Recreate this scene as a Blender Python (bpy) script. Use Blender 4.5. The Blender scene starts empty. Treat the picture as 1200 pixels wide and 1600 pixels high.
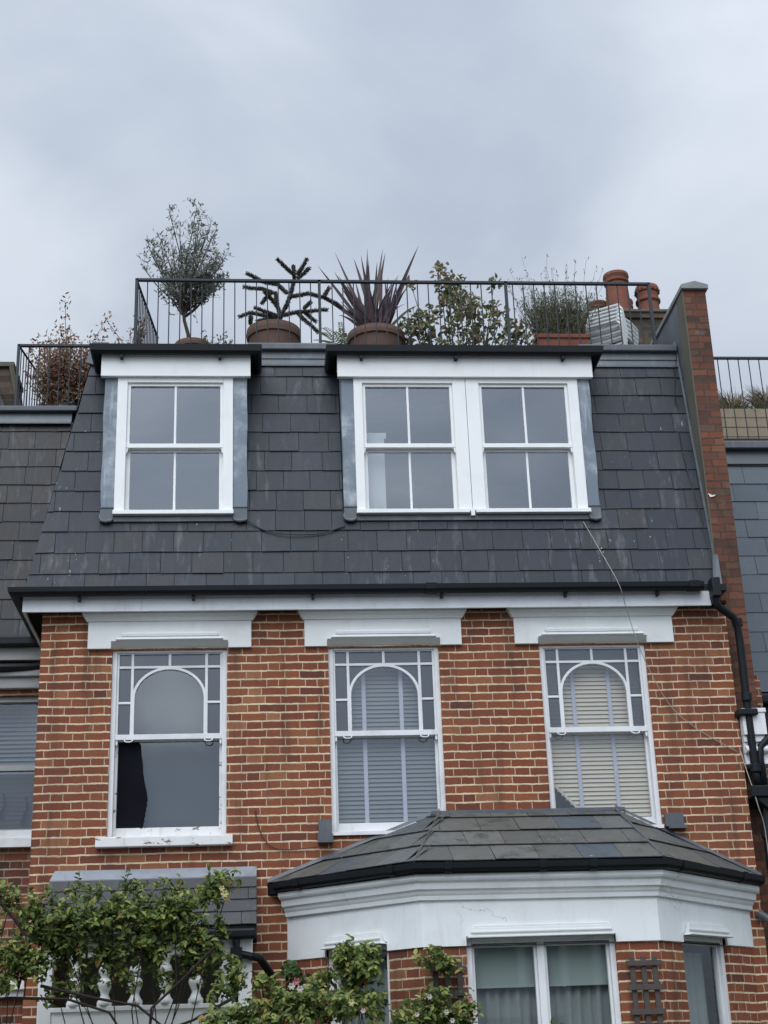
import bpy, math, random
from mathutils import Vector, Matrix, noise
R_ = math.radians
random.seed(7)
scene = bpy.context.scene
COL = scene.collection

# ------------------------------------------------------------------ camera
def make_camera():
    yaw, pitch, roll = R_(5.1), R_(21.0), R_(-2.1)
    fwd = Vector((math.sin(yaw)*math.cos(pitch), math.cos(yaw)*math.cos(pitch), math.sin(pitch)))
    right = Vector((math.cos(yaw), -math.sin(yaw), 0)); up = right.cross(fwd)
    r2 = right*math.cos(roll)+up*math.sin(roll); u2 = -right*math.sin(roll)+up*math.cos(roll)
    cd = bpy.data.cameras.new('camera'); co = bpy.data.objects.new('camera', cd); COL.objects.link(co)
    m = Matrix((( r2.x, u2.x, -fwd.x, 0), (r2.y, u2.y, -fwd.y, 0), (r2.z, u2.z, -fwd.z, 0), (0,0,0,1)))
    m.translation = (0, -12.8, 1.6); co.matrix_world = m
    cd.sensor_fit = 'VERTICAL'; cd.sensor_height = 36; cd.lens = 36*2311/1600
    cd.clip_start = .05; cd.clip_end = 2000
    scene.camera = co
make_camera()
scene.render.resolution_x = 768; scene.render.resolution_y = 1024
scene.render.engine = 'CYCLES'
scene.view_settings.view_transform = 'Standard'; scene.view_settings.look = 'None'
scene.view_settings.gamma = 1; scene.view_settings.exposure = 0.12
scene.cycles.max_bounces = 8; scene.cycles.transparent_max_bounces = 16

# ------------------------------------------------------------------ node helper
class NT:
    def __init__(s, tree): s.t = tree; s.n = tree.nodes; s.l = tree.links
    def new(s, typ, **k):
        n = s.n.new(typ)
        for a, b in k.items(): setattr(n, a, b)
        return n
    def put(s, sock, v):
        if hasattr(v, 'is_output'): s.l.new(v, sock)
        elif v is not None: sock.default_value = v
    def m(s, op, a, b=None, c=None, clamp=False):
        n = s.new('ShaderNodeMath', operation=op, use_clamp=clamp)
        s.put(n.inputs[0], a); s.put(n.inputs[1], b)
        if c is not None: s.put(n.inputs[2], c)
        return n.outputs[0]
    def vm(s, op, a, b=None, scale=None):
        n = s.new('ShaderNodeVectorMath', operation=op); s.put(n.inputs[0], a)
        if b is not None: s.put(n.inputs[1], b)
        if scale is not None: s.put(n.inputs['Scale'], scale)
        return n.outputs['Value'] if op in ('DOT_PRODUCT', 'LENGTH') else n.outputs[0]
    def noise(s, vec, scale, detail=3, rough=.55, dist=0.0, col=False):
        n = s.new('ShaderNodeTexNoise'); s.put(n.inputs['Vector'], vec)
        n.inputs['Scale'].default_value = scale; n.inputs['Detail'].default_value = detail
        n.inputs['Roughness'].default_value = rough; n.inputs['Distortion'].default_value = dist
        return n.outputs['Color' if col else 'Fac']
    def ramp(s, f, stops, interp='LINEAR'):
        n = s.new('ShaderNodeValToRGB'); n.color_ramp.interpolation = interp
        e = n.color_ramp.elements
        while len(e) < len(stops): e.new(.5)
        for i, (p, c) in enumerate(stops):
            e[i].position = p; e[i].color = (*c, 1) if len(c) == 3 else c
        s.put(n.inputs[0], f); return n.outputs[0]
    def mix(s, f, a, b, mode='MIX'):
        n = s.new('ShaderNodeMix', data_type='RGBA', blend_type=mode)
        s.put(n.inputs[0], f)
        s.put(n.inputs[6], (*a, 1) if isinstance(a, tuple) and len(a) == 3 else a)
        s.put(n.inputs[7], (*b, 1) if isinstance(b, tuple) and len(b) == 3 else b)
        return n.outputs[2]
    def step(s, x, lo, hi):
        n = s.new('ShaderNodeMapRange', interpolation_type='SMOOTHSTEP')
        s.put(n.inputs[0], x); n.inputs[1].default_value = lo; n.inputs[2].default_value = hi
        return n.outputs[0]
    def xyz(s, v):
        n = s.new('ShaderNodeSeparateXYZ'); s.put(n.inputs[0], v); return n.outputs
    def vec(s, x, y, z=0.0):
        n = s.new('ShaderNodeCombineXYZ'); s.put(n.inputs[0], x); s.put(n.inputs[1], y); s.put(n.inputs[2], z); return n.outputs[0]
    def bump(s, h, strength=.3, dist=.01):
        n = s.new('ShaderNodeBump'); n.inputs['Strength'].default_value = strength; n.inputs['Distance'].default_value = dist
        s.put(n.inputs['Height'], h); return n.outputs[0]

# ------------------------------------------------------------------ sky and sun
SUN_EL, SUN_AZ = 52.0, 200.0          # azimuth measured clockwise from +Y
def make_world():
    w = bpy.data.worlds.new('World'); scene.world = w; w.use_nodes = True
    t = NT(w.node_tree); t.n.clear()
    out = t.new('ShaderNodeOutputWorld'); bg = t.new('ShaderNodeBackground')
    sky = t.new('ShaderNodeTexSky', sky_type='NISHITA'); sky.sun_disc = False
    sky.sun_elevation = R_(SUN_EL); sky.sun_rotation = R_(SUN_AZ)
    d = t.new('ShaderNodeTexCoord').outputs['Generated']
    x, y, z = t.xyz(d)
    zc = t.m('MAXIMUM', z, 0.03)
    # cloud sheet: project the direction on a plane far above
    px = t.m('DIVIDE', x, t.m('ADD', zc, .22)); py = t.m('DIVIDE', y, t.m('ADD', zc, .22))
    p = t.vec(px, py, 0.0)
    n1 = t.noise(t.vm('ADD', p, (3.1, 1.7, 0.4)), 3.4, 6, .5, .35)
    n2 = t.noise(t.vm('ADD', p, (9.1, 4.2, 2.0)), 1.5, 3, .5, .4)
    f = t.m('ADD', t.m('MULTIPLY', n1, .55), t.m('MULTIPLY', n2, .45))
    col = t.ramp(f, [(.36, (4.1, 4.7, 5.7)), (.46, (4.7, 5.3, 6.3)), (.54, (5.45, 6.05, 6.95)), (.64, (6.7, 7.25, 8.1))])
    # overcast law: the zenith is brighter than the horizon; the cloud is thinner towards the hidden sun
    el = t.m('ADD', t.m('MULTIPLY', zc, .50), .78)
    sd = (math.sin(R_(SUN_AZ))*math.cos(R_(SUN_EL)), math.cos(R_(SUN_AZ))*math.cos(R_(SUN_EL)), math.sin(R_(SUN_EL)))
    dt = t.step(t.vm('DOT_PRODUCT', d, sd), .35, 1.0)
    k = t.m('MULTIPLY', el, t.m('ADD', t.m('MULTIPLY', dt, 1.8), 1.0))
    # two thin places in the cloud where the light comes through
    def lobe(dx, dy, dz_, lo, hi): return t.step(t.m('ADD', t.vm('DOT_PRODUCT', d, (dx, dy, dz_)), t.m('MULTIPLY', t.m('SUBTRACT', n1, .5), .012)), lo, hi)
    col = t.mix(t.m('MULTIPLY', lobe(-.175, .858, .483, .9945, .9998), .62), col, (7.2, 7.8, 8.5))
    col = t.mix(t.m('MULTIPLY', lobe(.330, .79, .515, .985, .999), .5), col, (7.2, 7.8, 8.6))
    col = t.mix(t.m('MULTIPLY', t.step(t.m('ADD', t.vm('DOT_PRODUCT', d, (-.0598, -.9675, .2455)), t.m('MULTIPLY', t.m('SUBTRACT', t.noise(d, 30, 4, .6), .5), .0016)), .9989, 1.0), .95), col, (11.5, 12.2, 12.8))  # bright patch added behind the viewer, aimed to reflect in the arched sash
    cl = t.vm('SCALE', col, scale=k)
    mixed = t.mix(.92, sky.outputs[0], cl)
    t.put(bg.inputs[0], mixed); bg.inputs[1].default_value = .1
    t.l.new(bg.outputs[0], out.inputs[0])
make_world()
def make_sun():
    l = bpy.data.lights.new('sun', 'SUN'); l.energy = 1.4; l.angle = R_(48); l.color = (1, .985, .955)
    o = bpy.data.objects.new('sun', l); COL.objects.link(o)
    d = Vector((math.sin(R_(SUN_AZ))*math.cos(R_(SUN_EL)), math.cos(R_(SUN_AZ))*math.cos(R_(SUN_EL)), math.sin(R_(SUN_EL))))
    o.rotation_euler = d.to_track_quat('Z', 'Y').to_euler(); o.location = d*60
make_sun()

# ------------------------------------------------------------------ mesh helper
ORG = {}
def flat(u, v, w): return (u, w, v)                       # wall facing the street: u = x, v = z, w = depth into the house
class MB:
    def __init__(s): s.v = []; s.f = []; s.r = []
    def add(s, vs, fs, r=None):
        o = len(s.v); s.v += [tuple(p) for p in vs]
        for q in fs: s.f.append([o+i for i in q]); s.r.append(random.random() if r is None else r)
        return s
    def box(s, u0, u1, v0, v1, w0, w1, T=flat, r=None):
        if u1 < u0: u0, u1 = u1, u0
        if v1 < v0: v0, v1 = v1, v0
        if w1 < w0: w0, w1 = w1, w0
        c = [T(u, v, w) for w in (w0, w1) for v in (v0, v1) for u in (u0, u1)]
        return s.add(c, [(0,1,3,2), (5,4,6,7), (4,0,2,6), (1,5,7,3), (2,3,7,6), (4,5,1,0)], r)
    def prism(s, poly, w0, w1, T=flat, r=None):           # poly in (u, v), extruded in w
        n = len(poly)
        vs = [T(a, b, w0) for a, b in poly]+[T(a, b, w1) for a, b in poly]
        fs = [tuple(range(n)), tuple(range(2*n-1, n-1, -1))]+[(i, i+n, (i+1) % n+n, (i+1) % n) for i in range(n)]
        return s.add(vs, fs, r)
    def strip(s, outer, inner, w0, w1, T=flat, r=None):   # open band between two polylines
        n = len(outer)
        vs = [T(a, b, w0) for a, b in outer]+[T(a, b, w0) for a, b in inner]+[T(a, b, w1) for a, b in outer]+[T(a, b, w1) for a, b in inner]
        fs = []
        for i in range(n-1):
            fs += [(i, i+1, n+i+1, n+i), (2*n+i+1, 2*n+i, 3*n+i, 3*n+i+1), (i, 2*n+i, 2*n+i+1, i+1), (n+i+1, 3*n+i+1, 3*n+i, n+i)]
        fs += [(0, n, 3*n, 2*n), (n-1, 3*n-1, 4*n-1, 2*n-1)]
        return s.add(vs, fs, r)
    def tube(s, pts, rad, k=8, cap=True, r=None):
        pts = [Vector(p) for p in pts]; n = len(pts)
        rad = rad if isinstance(rad, (list, tuple)) else [rad]*n
        vs = []; prev = None
        for i, p in enumerate(pts):
            t = (pts[min(i+1, n-1)]-pts[max(i-1, 0)])
            t = t.normalized() if t.length > 1e-9 else Vector((0, 0, 1))
            if prev is None:
                a = Vector((0, 0, 1)) if abs(t.z) < .9 else Vector((1, 0, 0)); b = t.cross(a).normalized()
            else:
                b = prev-t*prev.dot(t)
                b = b.normalized() if b.length > 1e-6 else t.orthogonal().normalized()
            prev = b; c = t.cross(b)
            for j in range(k):
                an = 2*math.pi*j/k; vs.append(p+(b*math.cos(an)+c*math.sin(an))*rad[i])
        fs = []
        for i in range(n-1):
            for j in range(k): fs.append((i*k+j, i*k+(j+1) % k, (i+1)*k+(j+1) % k, (i+1)*k+j))
        if cap: fs += [tuple(range(k-1, -1, -1)), tuple(range((n-1)*k, n*k))]
        return s.add(vs, fs, random.random() if r is None else r)
    def lathe(s, c, prof, k=20, r=None):                  # prof: (radius, z)
        vs = []; fs = []; n = len(prof)
        for (ra, z) in prof:
            for j in range(k):
                a = 2*math.pi*j/k; vs.append((c[0]+ra*math.cos(a), c[1]+ra*math.sin(a), c[2]+z))
        for i in range(n-1):
            for j in range(k): fs.append((i*k+j, i*k+(j+1) % k, (i+1)*k+(j+1) % k, (i+1)*k+j))
        fs += [tuple(range(k-1, -1, -1)), tuple(range((n-1)*k, n*k))]
        return s.add(vs, fs, r)
    def sweep(s, path, prof, r=None, zo=None):   # path: (x, y) list, out = right-hand side of travel; prof: (out, z)
        n = len(path); m = len(prof); P = [Vector(p) for p in path]; offs = []
        for i in range(n):
            d0 = (P[i]-P[i-1]).normalized() if i else None
            d1 = (P[i+1]-P[i]).normalized() if i < n-1 else None
            d0 = d0 or d1; d1 = d1 or d0
            n0 = Vector((d0.y, -d0.x)); n1 = Vector((d1.y, -d1.x)); b = (n0+n1).normalized()
            offs.append(b/max(b.dot(n0), .3))
        zo = zo or [0]*n
        vs = [(P[i].x+offs[i].x*o, P[i].y+offs[i].y*o, z+zo[i]) for i in range(n) for (o, z) in prof]
        fs = []
        for i in range(n-1):
            for j in range(m): fs.append((i*m+j, i*m+(j+1) % m, (i+1)*m+(j+1) % m, (i+1)*m+j))
        fs += [tuple(range(m)), tuple(range(n*m-1, (n-1)*m-1, -1))]
        return s.add(vs, fs, r)
    def leaf(s, p, d, up, L, W, r=None, fold=.25):
        d = d.normalized(); side = d.cross(up)
        side = side.normalized() if side.length > 1e-5 else d.orthogonal().normalized()
        nn = side.cross(d)
        a = p+d*L*.35+side*W*.5+nn*W*fold; b = p+d*L*.35-side*W*.5+nn*W*fold
        m = p+d*L*.38; e = p+d*L-nn*L*.12
        a2 = p+d*L*.7+side*W*.36+nn*W*fold*.5; b2 = p+d*L*.7-side*W*.36+nn*W*fold*.5
        s.add([p, a, a2, e, b2, b, m], [(0, 6, 1), (1, 6, 3, 2), (0, 5, 6), (6, 5, 4, 3)], random.random() if r is None else r)
    def build(s, name, mat, parent=None, smooth=False, uv=False, bevel=0, org=None):
        if org is None: org = ORG.get(parent.name, Vector((0, 0, 0))) if parent else Vector((0, 0, 0))
        org = Vector(org)
        me = bpy.data.meshes.new(name)
        me.from_pydata([(x-org.x, y-org.y, z-org.z) for x, y, z in s.v], [], s.f)
        me.materials.append(mat)
        at = me.attributes.new('rnd', 'FLOAT', 'FACE'); at.data.foreach_set('value', s.r)
        if smooth: me.polygons.foreach_set('use_smooth', [True]*len(me.polygons))
        if uv:
            ul = me.uv_layers.new(name='metres')
            for p in me.polygons:
                nrm = p.normal
                if abs(nrm.z) > .8: f = lambda c: (c.x+org.x, c.y+org.y)
                else:
                    t = Vector((-nrm.y, nrm.x, 0)).normalized()
                    if abs(nrm.y) > .95: t = Vector((1, 0, 0))
                    f = lambda c, t=t: ((c+org).dot(t), c.z+org.z)
                for li in p.loop_indices: ul.data[li].uv = f(me.vertices[me.loops[li].vertex_index].co)
        me.validate(); me.update()
        o = bpy.data.objects.new(name, me); COL.objects.link(o)
        if parent: o.parent = parent; ORG[o.name] = org
        else: o.location = org; ORG[o.name] = org
        if bevel:
            b = o.modifiers.new('bevel', 'BEVEL'); b.width = bevel; b.segments = 2; b.limit_method = 'ANGLE'
        return o

def thing(name, loc, label, cat, group=None):
    o = bpy.data.objects.new(name, None); COL.objects.link(o); o.location = loc; o.empty_display_size = .1
    ORG[o.name] = Vector(loc); o['label'] = label; o['category'] = cat
    if group: o['group'] = group
    return o
def tag(o, label, cat, group=None):
    o['label'] = label; o['category'] = cat
    if group: o['group'] = group
    return o
def struct(o): o['kind'] = 'structure'; return o

# ------------------------------------------------------------------ materials
def mat(name, rough=.6, spec=.5):
    m = bpy.data.materials.new(name); m.use_nodes = True; t = NT(m.node_tree)
    b = t.n['Principled BSDF']; b.inputs['Roughness'].default_value = rough; b.inputs['Specular IOR Level'].default_value = spec
    return m, t, b
def obj_co(t): return t.new('ShaderNodeTexCoord').outputs['Object']
def attr(t): return t.new('ShaderNodeAttribute', attribute_name='rnd').outputs['Fac']

def brick_mat(name, cols, mortar, soot=0.0, mw=.0052, rough_edges=1.0, erode=.004):
    m, t, b = mat(name, .88, .25)
    uv = t.new('ShaderNodeUVMap', uv_map='metres').outputs[0]
    wob = t.noise(uv, 2.6, 3, .6, 0, True); wob2 = t.noise(uv, 26, 2, .6, 0, True)
    uvw = t.vm('ADD', uv, t.vm('ADD', t.vm('SCALE', t.vm('SUBTRACT', wob, (.5, .5, .5)), scale=.022),
                               t.vm('SCALE', t.vm('SUBTRACT', wob2, (.5, .5, .5)), scale=.010*rough_edges)))
    u, v, _ = t.xyz(uvw)
    rv = t.m('DIVIDE', v, .075); row = t.m('FLOOR', rv); fv = t.m('SUBTRACT', rv, row)
    jit = t.new('ShaderNodeTexWhiteNoise', noise_dimensions='1D'); t.put(jit.inputs['W'], row)
    L = .3375
    uu = t.m('ADD', t.m('DIVIDE', u, L), t.m('ADD', t.m('MULTIPLY', t.m('MODULO', row, 2.0), .5), t.m('MULTIPLY', jit.outputs[0], .07)))
    cell = t.m('FLOOR', uu); fu = t.m('SUBTRACT', uu, cell)
    j2 = t.new('ShaderNodeTexWhiteNoise', noise_dimensions='2D'); t.put(j2.inputs['Vector'], t.vec(cell, row))
    split = t.m('ADD', t.m('MULTIPLY', j2.outputs[0], .10), .60)
    hd = t.m('GREATER_THAN', fu, split)
    du = t.m('MULTIPLY', t.m('MINIMUM', t.m('MINIMUM', fu, t.m('SUBTRACT', 1.0, fu)), t.m('ABSOLUTE', t.m('SUBTRACT', fu, split))), L)
    dv = t.m('MULTIPLY', t.m('MINIMUM', fv, t.m('SUBTRACT', 1.0, fv)), .075)
    dist = t.m('MINIMUM', t.m('ADD', du, .0018), t.m('SUBTRACT', dv, .0016))
    mn = t.noise(uv, 9, 3, .6)
    wid = t.m('ADD', mw-.002, t.m('MULTIPLY', mn, erode))
    e = t.m('SUBTRACT', dist, wid)
    brickf = t.step(e, -.0012, .0016)
    wn = t.new('ShaderNodeTexWhiteNoise', noise_dimensions='3D'); t.put(wn.inputs['Vector'], t.vec(cell, row, hd))
    base = t.ramp(wn.outputs[0], cols)
    grain = t.noise(uv, 55, 4, .65); base = t.mix(t.m('MULTIPLY', t.step(grain, .45, .8), .45), base, tuple(c*.55 for c in cols[1][1]))
    blot = t.noise(uv, 14, 3, .6); base = t.mix(t.m('MULTIPLY', t.step(blot, .55, .8), .35), base, tuple(min(1, c*1.7+.03) for c in cols[1][1]))
    mort = t.mix(t.step(t.noise(uv, 5, 4, .6), .35, .75), mortar, tuple(c*.62 for c in mortar))
    mort = t.mix(t.m('MULTIPLY', t.step(t.m('SUBTRACT', dv, du), .0, .008), .42), mort, tuple(c*.45 for c in mortar))
    col = t.mix(brickf, mort, base)
    big = t.noise(uv, .9, 4, .6)
    col = t.mix(t.m('MULTIPLY', t.step(big, .45, .75), .25+soot), col, (.03, .025, .022))
    drip = t.noise(t.vec(t.m('MULTIPLY', u, 7.0), t.m('MULTIPLY', v, .7)), 1.0, 4, .6)
    col = t.mix(t.m('MULTIPLY', t.step(drip, .48, .78), .6), col, (.045, .032, .026))
    pale = t.noise(t.vm('ADD', uv, (7.0, 3.0, 0.0)), 2.2, 5, .7)
    col = t.mix(t.m('MULTIPLY', t.step(pale, .62, .8), .35), col, (.42, .34, .27))
    if soot: col = t.mix(soot*.35, col, (.03, .026, .024))
    t.put(b.inputs['Base Color'], col)
    h = t.m('ADD', t.m('MULTIPLY', brickf, -.35), t.m('MULTIPLY', grain, .35))
    t.put(b.inputs['Normal'], t.bump(h, .55, .006))
    return m
BR = [(0, (.12, .044, .032)), (.07, (.18, .057, .032)), (.5, (.222, .071, .036)), (.93, (.25, .086, .041)), (1, (.30, .14, .068))]
M = {}
M['brick'] = brick_mat('red facade brick', BR, (.70, .57, .39))
M['party_brick'] = brick_mat('old party wall brick', [(0, (.09, .045, .033)), (.25, (.15, .058, .038)), (.6, (.215, .074, .042)), (.85, (.22, .095, .055)), (1, (.12, .08, .057))], (.10, .072, .052), .45, .0005, 3.4, .017)
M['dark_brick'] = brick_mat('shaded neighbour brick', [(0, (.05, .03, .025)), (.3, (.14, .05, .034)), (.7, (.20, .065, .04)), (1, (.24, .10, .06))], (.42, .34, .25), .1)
M['stock_brick'] = brick_mat('yellow stock chimney brick', [(0, (.035, .03, .026)), (.3, (.07, .055, .042)), (.7, (.11, .08, .058)), (1, (.15, .095, .06))], (.09, .08, .065), .35, .0045, 1.6)

def slate_mat(name, a, bcol, c, streak=.35, drop=.6, vert=True, moss=0.0):
    m, t, b = mat(name, .55, .32); o = obj_co(t); r = attr(t)
    col = t.ramp(r, [(0, a), (.35, bcol), (.7, a), (.86, c), (1, tuple(x*1.25 for x in bcol))])
    sc = (13., 13., .9) if vert else (6., 3., 3.)
    st = t.noise(t.vm('MULTIPLY', o, sc), 1.0, 4, .6); low = t.noise(o, 1.4, 2, .5)
    col = t.mix(t.m('MULTIPLY', t.m('MULTIPLY', t.step(st, .5, .78), t.step(low, .35, .7)), streak), col, (.24, .25, .26))
    col = t.mix(t.m('MULTIPLY', t.step(t.noise(o, 34, 4, .7), .4, .8), .3), col, tuple(x*.5 for x in a))
    dp = t.noise(t.vm('MULTIPLY', o, (30., 30., 8.)), 1.0, 3, .6); cl = t.noise(o, 2.3, 2, .5)
    msk = t.m('MULTIPLY', t.step(dp, .68, .73), t.step(cl, .50, .62))
    col = t.mix(t.m('MULTIPLY', msk, drop), col, (.6, .6, .58))
    if moss:
        ms = t.noise(o, 6, 6, .75); col = t.mix(t.m('MULTIPLY', t.step(ms, .50, .66), moss), col, (.045, .045, .032))
        li = t.noise(t.vm('ADD', o, (5., 2., 1.)), 11, 6, .75); col = t.mix(t.m('MULTIPLY', t.step(li, .64, .70), moss), col, (.33, .32, .26))
    t.put(b.inputs['Base Color'], col)
    t.put(b.inputs['Roughness'], t.m('ADD', .42, t.m('MULTIPLY', st, .25)))
    t.put(b.inputs['Normal'], t.bump(t.noise(o, 40, 4, .6), .25, .004))
    return m
M['slate'] = slate_mat('charcoal roof slate', (.018, .0235, .034), (.024, .0295, .041), (.030, .030, .032), .5, .8)
M['slate_bay'] = slate_mat('weathered grey slate', (.082, .084, .078), (.105, .105, .096), (.065, .08, .10), .2, .6, False, .8)
M['slate_porch'] = slate_mat('plain porch slate', (.060, .062, .066), (.070, .071, .075), (.066, .066, .068), .2, .4, False, .3)
M['slate_nb'] = slate_mat('streaked neighbour slate', (.019, .020, .024), (.028, .028, .028), (.038, .032, .026), .7, .3)
M['slate_blue'] = slate_mat('blue grey slate', (.085, .105, .125), (.10, .122, .142), (.07, .09, .112), .15, .15)

def paint(name, c, dirt=.3, rough=.45, crack=False, peel=False, dirtcol=(.30, .29, .26)):
    m, t, b = mat(name, rough, .4); o = obj_co(t)
    n = t.noise(o, 3.2, 5, .65); s = t.noise(t.vm('MULTIPLY', o, (16., 16., 1.6)), 1.0, 4, .6)
    col = t.mix(t.m('MULTIPLY', t.step(n, .45, .8), dirt), c, dirtcol)
    col = t.mix(t.m('MULTIPLY', t.step(s, .55, .8), dirt*.8), col, dirtcol)
    if crack:
        v = t.new('ShaderNodeTexVoronoi', feature='DISTANCE_TO_EDGE'); v.inputs['Scale'].default_value = 1.5
        w = t.vm('ADD', o, t.vm('SCALE', t.noise(o, 5, 4, .7, 0, True), scale=.25)); t.put(v.inputs['Vector'], w)
        ln = t.m('SUBTRACT', 1.0, t.step(v.outputs[0], .0015, .006)); g = t.step(t.noise(o, 1.7, 2, .5), .50, .60)
        col = t.mix(t.m('MULTIPLY', t.m('MULTIPLY', ln, g), .45), col, (.2, .2, .2))
    if peel:
        g = t.noise(t.vm('MULTIPLY', o, (9., 9., 20.)), 1.0, 4, .7)
        ms = t.step(g, .60, .63)
        col = t.mix(ms, col, t.mix(t.noise(o, 60, 2), (.16, .06, .045), (.25, .2, .16)))
    t.put(b.inputs['Base Color'], col)
    t.put(b.inputs['Normal'], t.bump(t.noise(o, 22, 4, .6), .12, .004))
    return m
M['white'] = paint('white joinery paint', (.80, .81, .80), .12, .35)
M['old_white'] = paint('aged white sash paint', (.72, .73, .74), .35, .45)
M['peeling'] = paint('peeling white paint', (.72, .72, .71), .45, .5, peel=True)
M['render'] = paint('white painted render', (.74, .77, .775), .32, .6, crack=True, dirtcol=(.45, .45, .43))
M['frieze'] = paint('off white frieze', (.70, .72, .71), .25, .6, dirtcol=(.4, .39, .36))
M['fascia'] = paint('grey white fascia', (.66, .69, .72), .35, .45)
M['nb_white'] = paint('grimy white paint', (.34, .35, .35), .8, .6)
M['lead'] = paint('blue grey lead', (.15, .185, .225), 1.0, .5, dirtcol=(.46, .50, .53))
M['lead_grey'] = paint('weathered grey lead', (.10, .115, .13), .6, .5, dirtcol=(.26, .27, .28))
M['lead_dark'] = paint('dark lead', (.085, .095, .11), .5, .45, dirtcol=(.2, .21, .22))
M['cement'] = paint('mossy cement render', (.115, .108, .082), .6, .9, dirtcol=(.05, .05, .035))
M['stone'] = paint('grey coping stone', (.24, .25, .25), .6, .85, dirtcol=(.10, .10, .09))
M['wall_in'] = paint('interior plaster', (.25, .245, .24), .1, .8)
M['lead_flash'] = paint('pale grey lead flashing', (.24, .26, .29), .6, .6, dirtcol=(.12, .12, .12))
def plain(name, c, rough=.5, spec=.5, var=.25, sc=20, metal=0):
    m, t, b = mat(name, rough, spec); o = obj_co(t)
    n = t.noise(o, sc, 4, .6)
    t.put(b.inputs['Base Color'], t.mix(t.m('MULTIPLY', n, var*2), c, tuple(x*.4 for x in c)))
    b.inputs['Metallic'].default_value = metal
    t.put(b.inputs['Normal'], t.bump(n, .15, .003)); return m
M['gutter'] = plain('black gutter', (.007, .009, .012), .5, .25)
M['rail'] = plain('dark grey railing steel', (.038, .046, .056), .6, .3)
M['felt'] = plain('roofing felt', (.012, .012, .013), .9, .1)
M['terracotta'] = plain('terracotta clay', (.25, .10, .068), .85, .2, .45, 6)
M['pot'] = plain('weathered plant pot', (.19, .115, .088), .8, .3, .4, 8)
M['soil'] = plain('potting soil', (.03, .022, .016), .95)
M['bark'] = plain('brown bark', (.11, .085, .065), .9, .2, .4, 30)
M['dark_bark'] = plain('dark rose stems', (.035, .026, .022), .9, .2, .4, 30)
M['plastic'] = plain('white garden plastic', (.62, .64, .63), .4, .5, .1)
M['grey_wood'] = plain('weathered grey timber', (.10, .088, .08), .9, .2, .4, 25)
M['planter_wood'] = plain('pale planter timber', (.36, .30, .22), .9, .2, .35, 12)
M['cable_black'] = plain('black cable', (.02, .02, .022), .6)
M['cable_brown'] = plain('brown cable', (.09, .035, .025), .7)
M['cable_grey'] = plain('grey cable', (.36, .34, .31), .6)
M['cable_white'] = plain('white cable', (.62, .60, .57), .6)
M['curtain_grey'] = plain('grey roller blind', (.055, .066, .072), .9, .1, .1, 4)
M['reflection_dark'] = plain('matte dark reflection', (.012, .012, .017), .9, .05, .6, 3)  # tone of a dark reflection put into a matte colour
M['net'] = plain('net curtain', (.24, .27, .265), .9, .1, .1, 5)
M['bay_blind'] = plain('pale green roller blind', (.30, .35, .33), .9, .1, .08, 4)
M['slat_cream'] = plain('cream blind slats', (.50, .43, .335), .5, .3, .06, 3)
M['slat_grey'] = plain('grey blind slats', (.13, .145, .155), .5, .3, .06, 3)
M['slat_dark'] = plain('dark blind slats', (.045, .045, .045), .7, .2, .2, 5)
M['tape'] = plain('white blind tape', (.42, .42, .50), .8, .2, .05)
M['asphalt'] = plain('asphalt', (.05, .05, .052), .9, .3, .3, 60)
M['paving'] = plain('paving', (.22, .21, .20), .9, .3, .3, 3)
M['grass'] = plain('ground grass', (.06, .08, .03), .95, .2, .4, 3)
M['door'] = plain('dark painted door', (.02, .03, .045), .4)

def glass_mat(name, refl, tint=(.93, .96, .96), rough=.0, wav=.0):
    m = bpy.data.materials.new(name); m.use_nodes = True; t = NT(m.node_tree); t.n.clear()
    out = t.new('ShaderNodeOutputMaterial'); tr = t.new('ShaderNodeBsdfTransparent'); gl = t.new('ShaderNodeBsdfGlossy')
    tr.inputs[0].default_value = (*tint, 1); gl.inputs['Roughness'].default_value = rough; gl.inputs['Color'].default_value = (.86, .92, 1, 1)
    mx = t.new('ShaderNodeMixShader'); ge = t.new('ShaderNodeNewGeometry')
    cs = t.m('ABSOLUTE', t.vm('DOT_PRODUCT', ge.outputs['Incoming'], ge.outputs['Normal']))
    t.put(mx.inputs[0], t.m('ADD', t.m('MULTIPLY', t.m('POWER', t.m('SUBTRACT', 1.0, cs), 5.0), .9), refl+.04, clamp=True))
    t.l.new(tr.outputs[0], mx.inputs[1]); t.l.new(gl.outputs[0], mx.inputs[2]); t.l.new(mx.outputs[0], out.inputs[0])
    if wav:
        o = obj_co(t); bp = t.bump(t.noise(o, 2.2, 2, .5), wav, .02); t.put(gl.inputs['Normal'], bp)
    return m
M['glass'] = glass_mat('double glazing', .125, rough=.02)
M['old_glass'] = glass_mat('old sash glass', .055, rough=.03)
M['obscure'] = glass_mat('obscured side glass', .08, (.30, .33, .38), .28)

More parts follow.
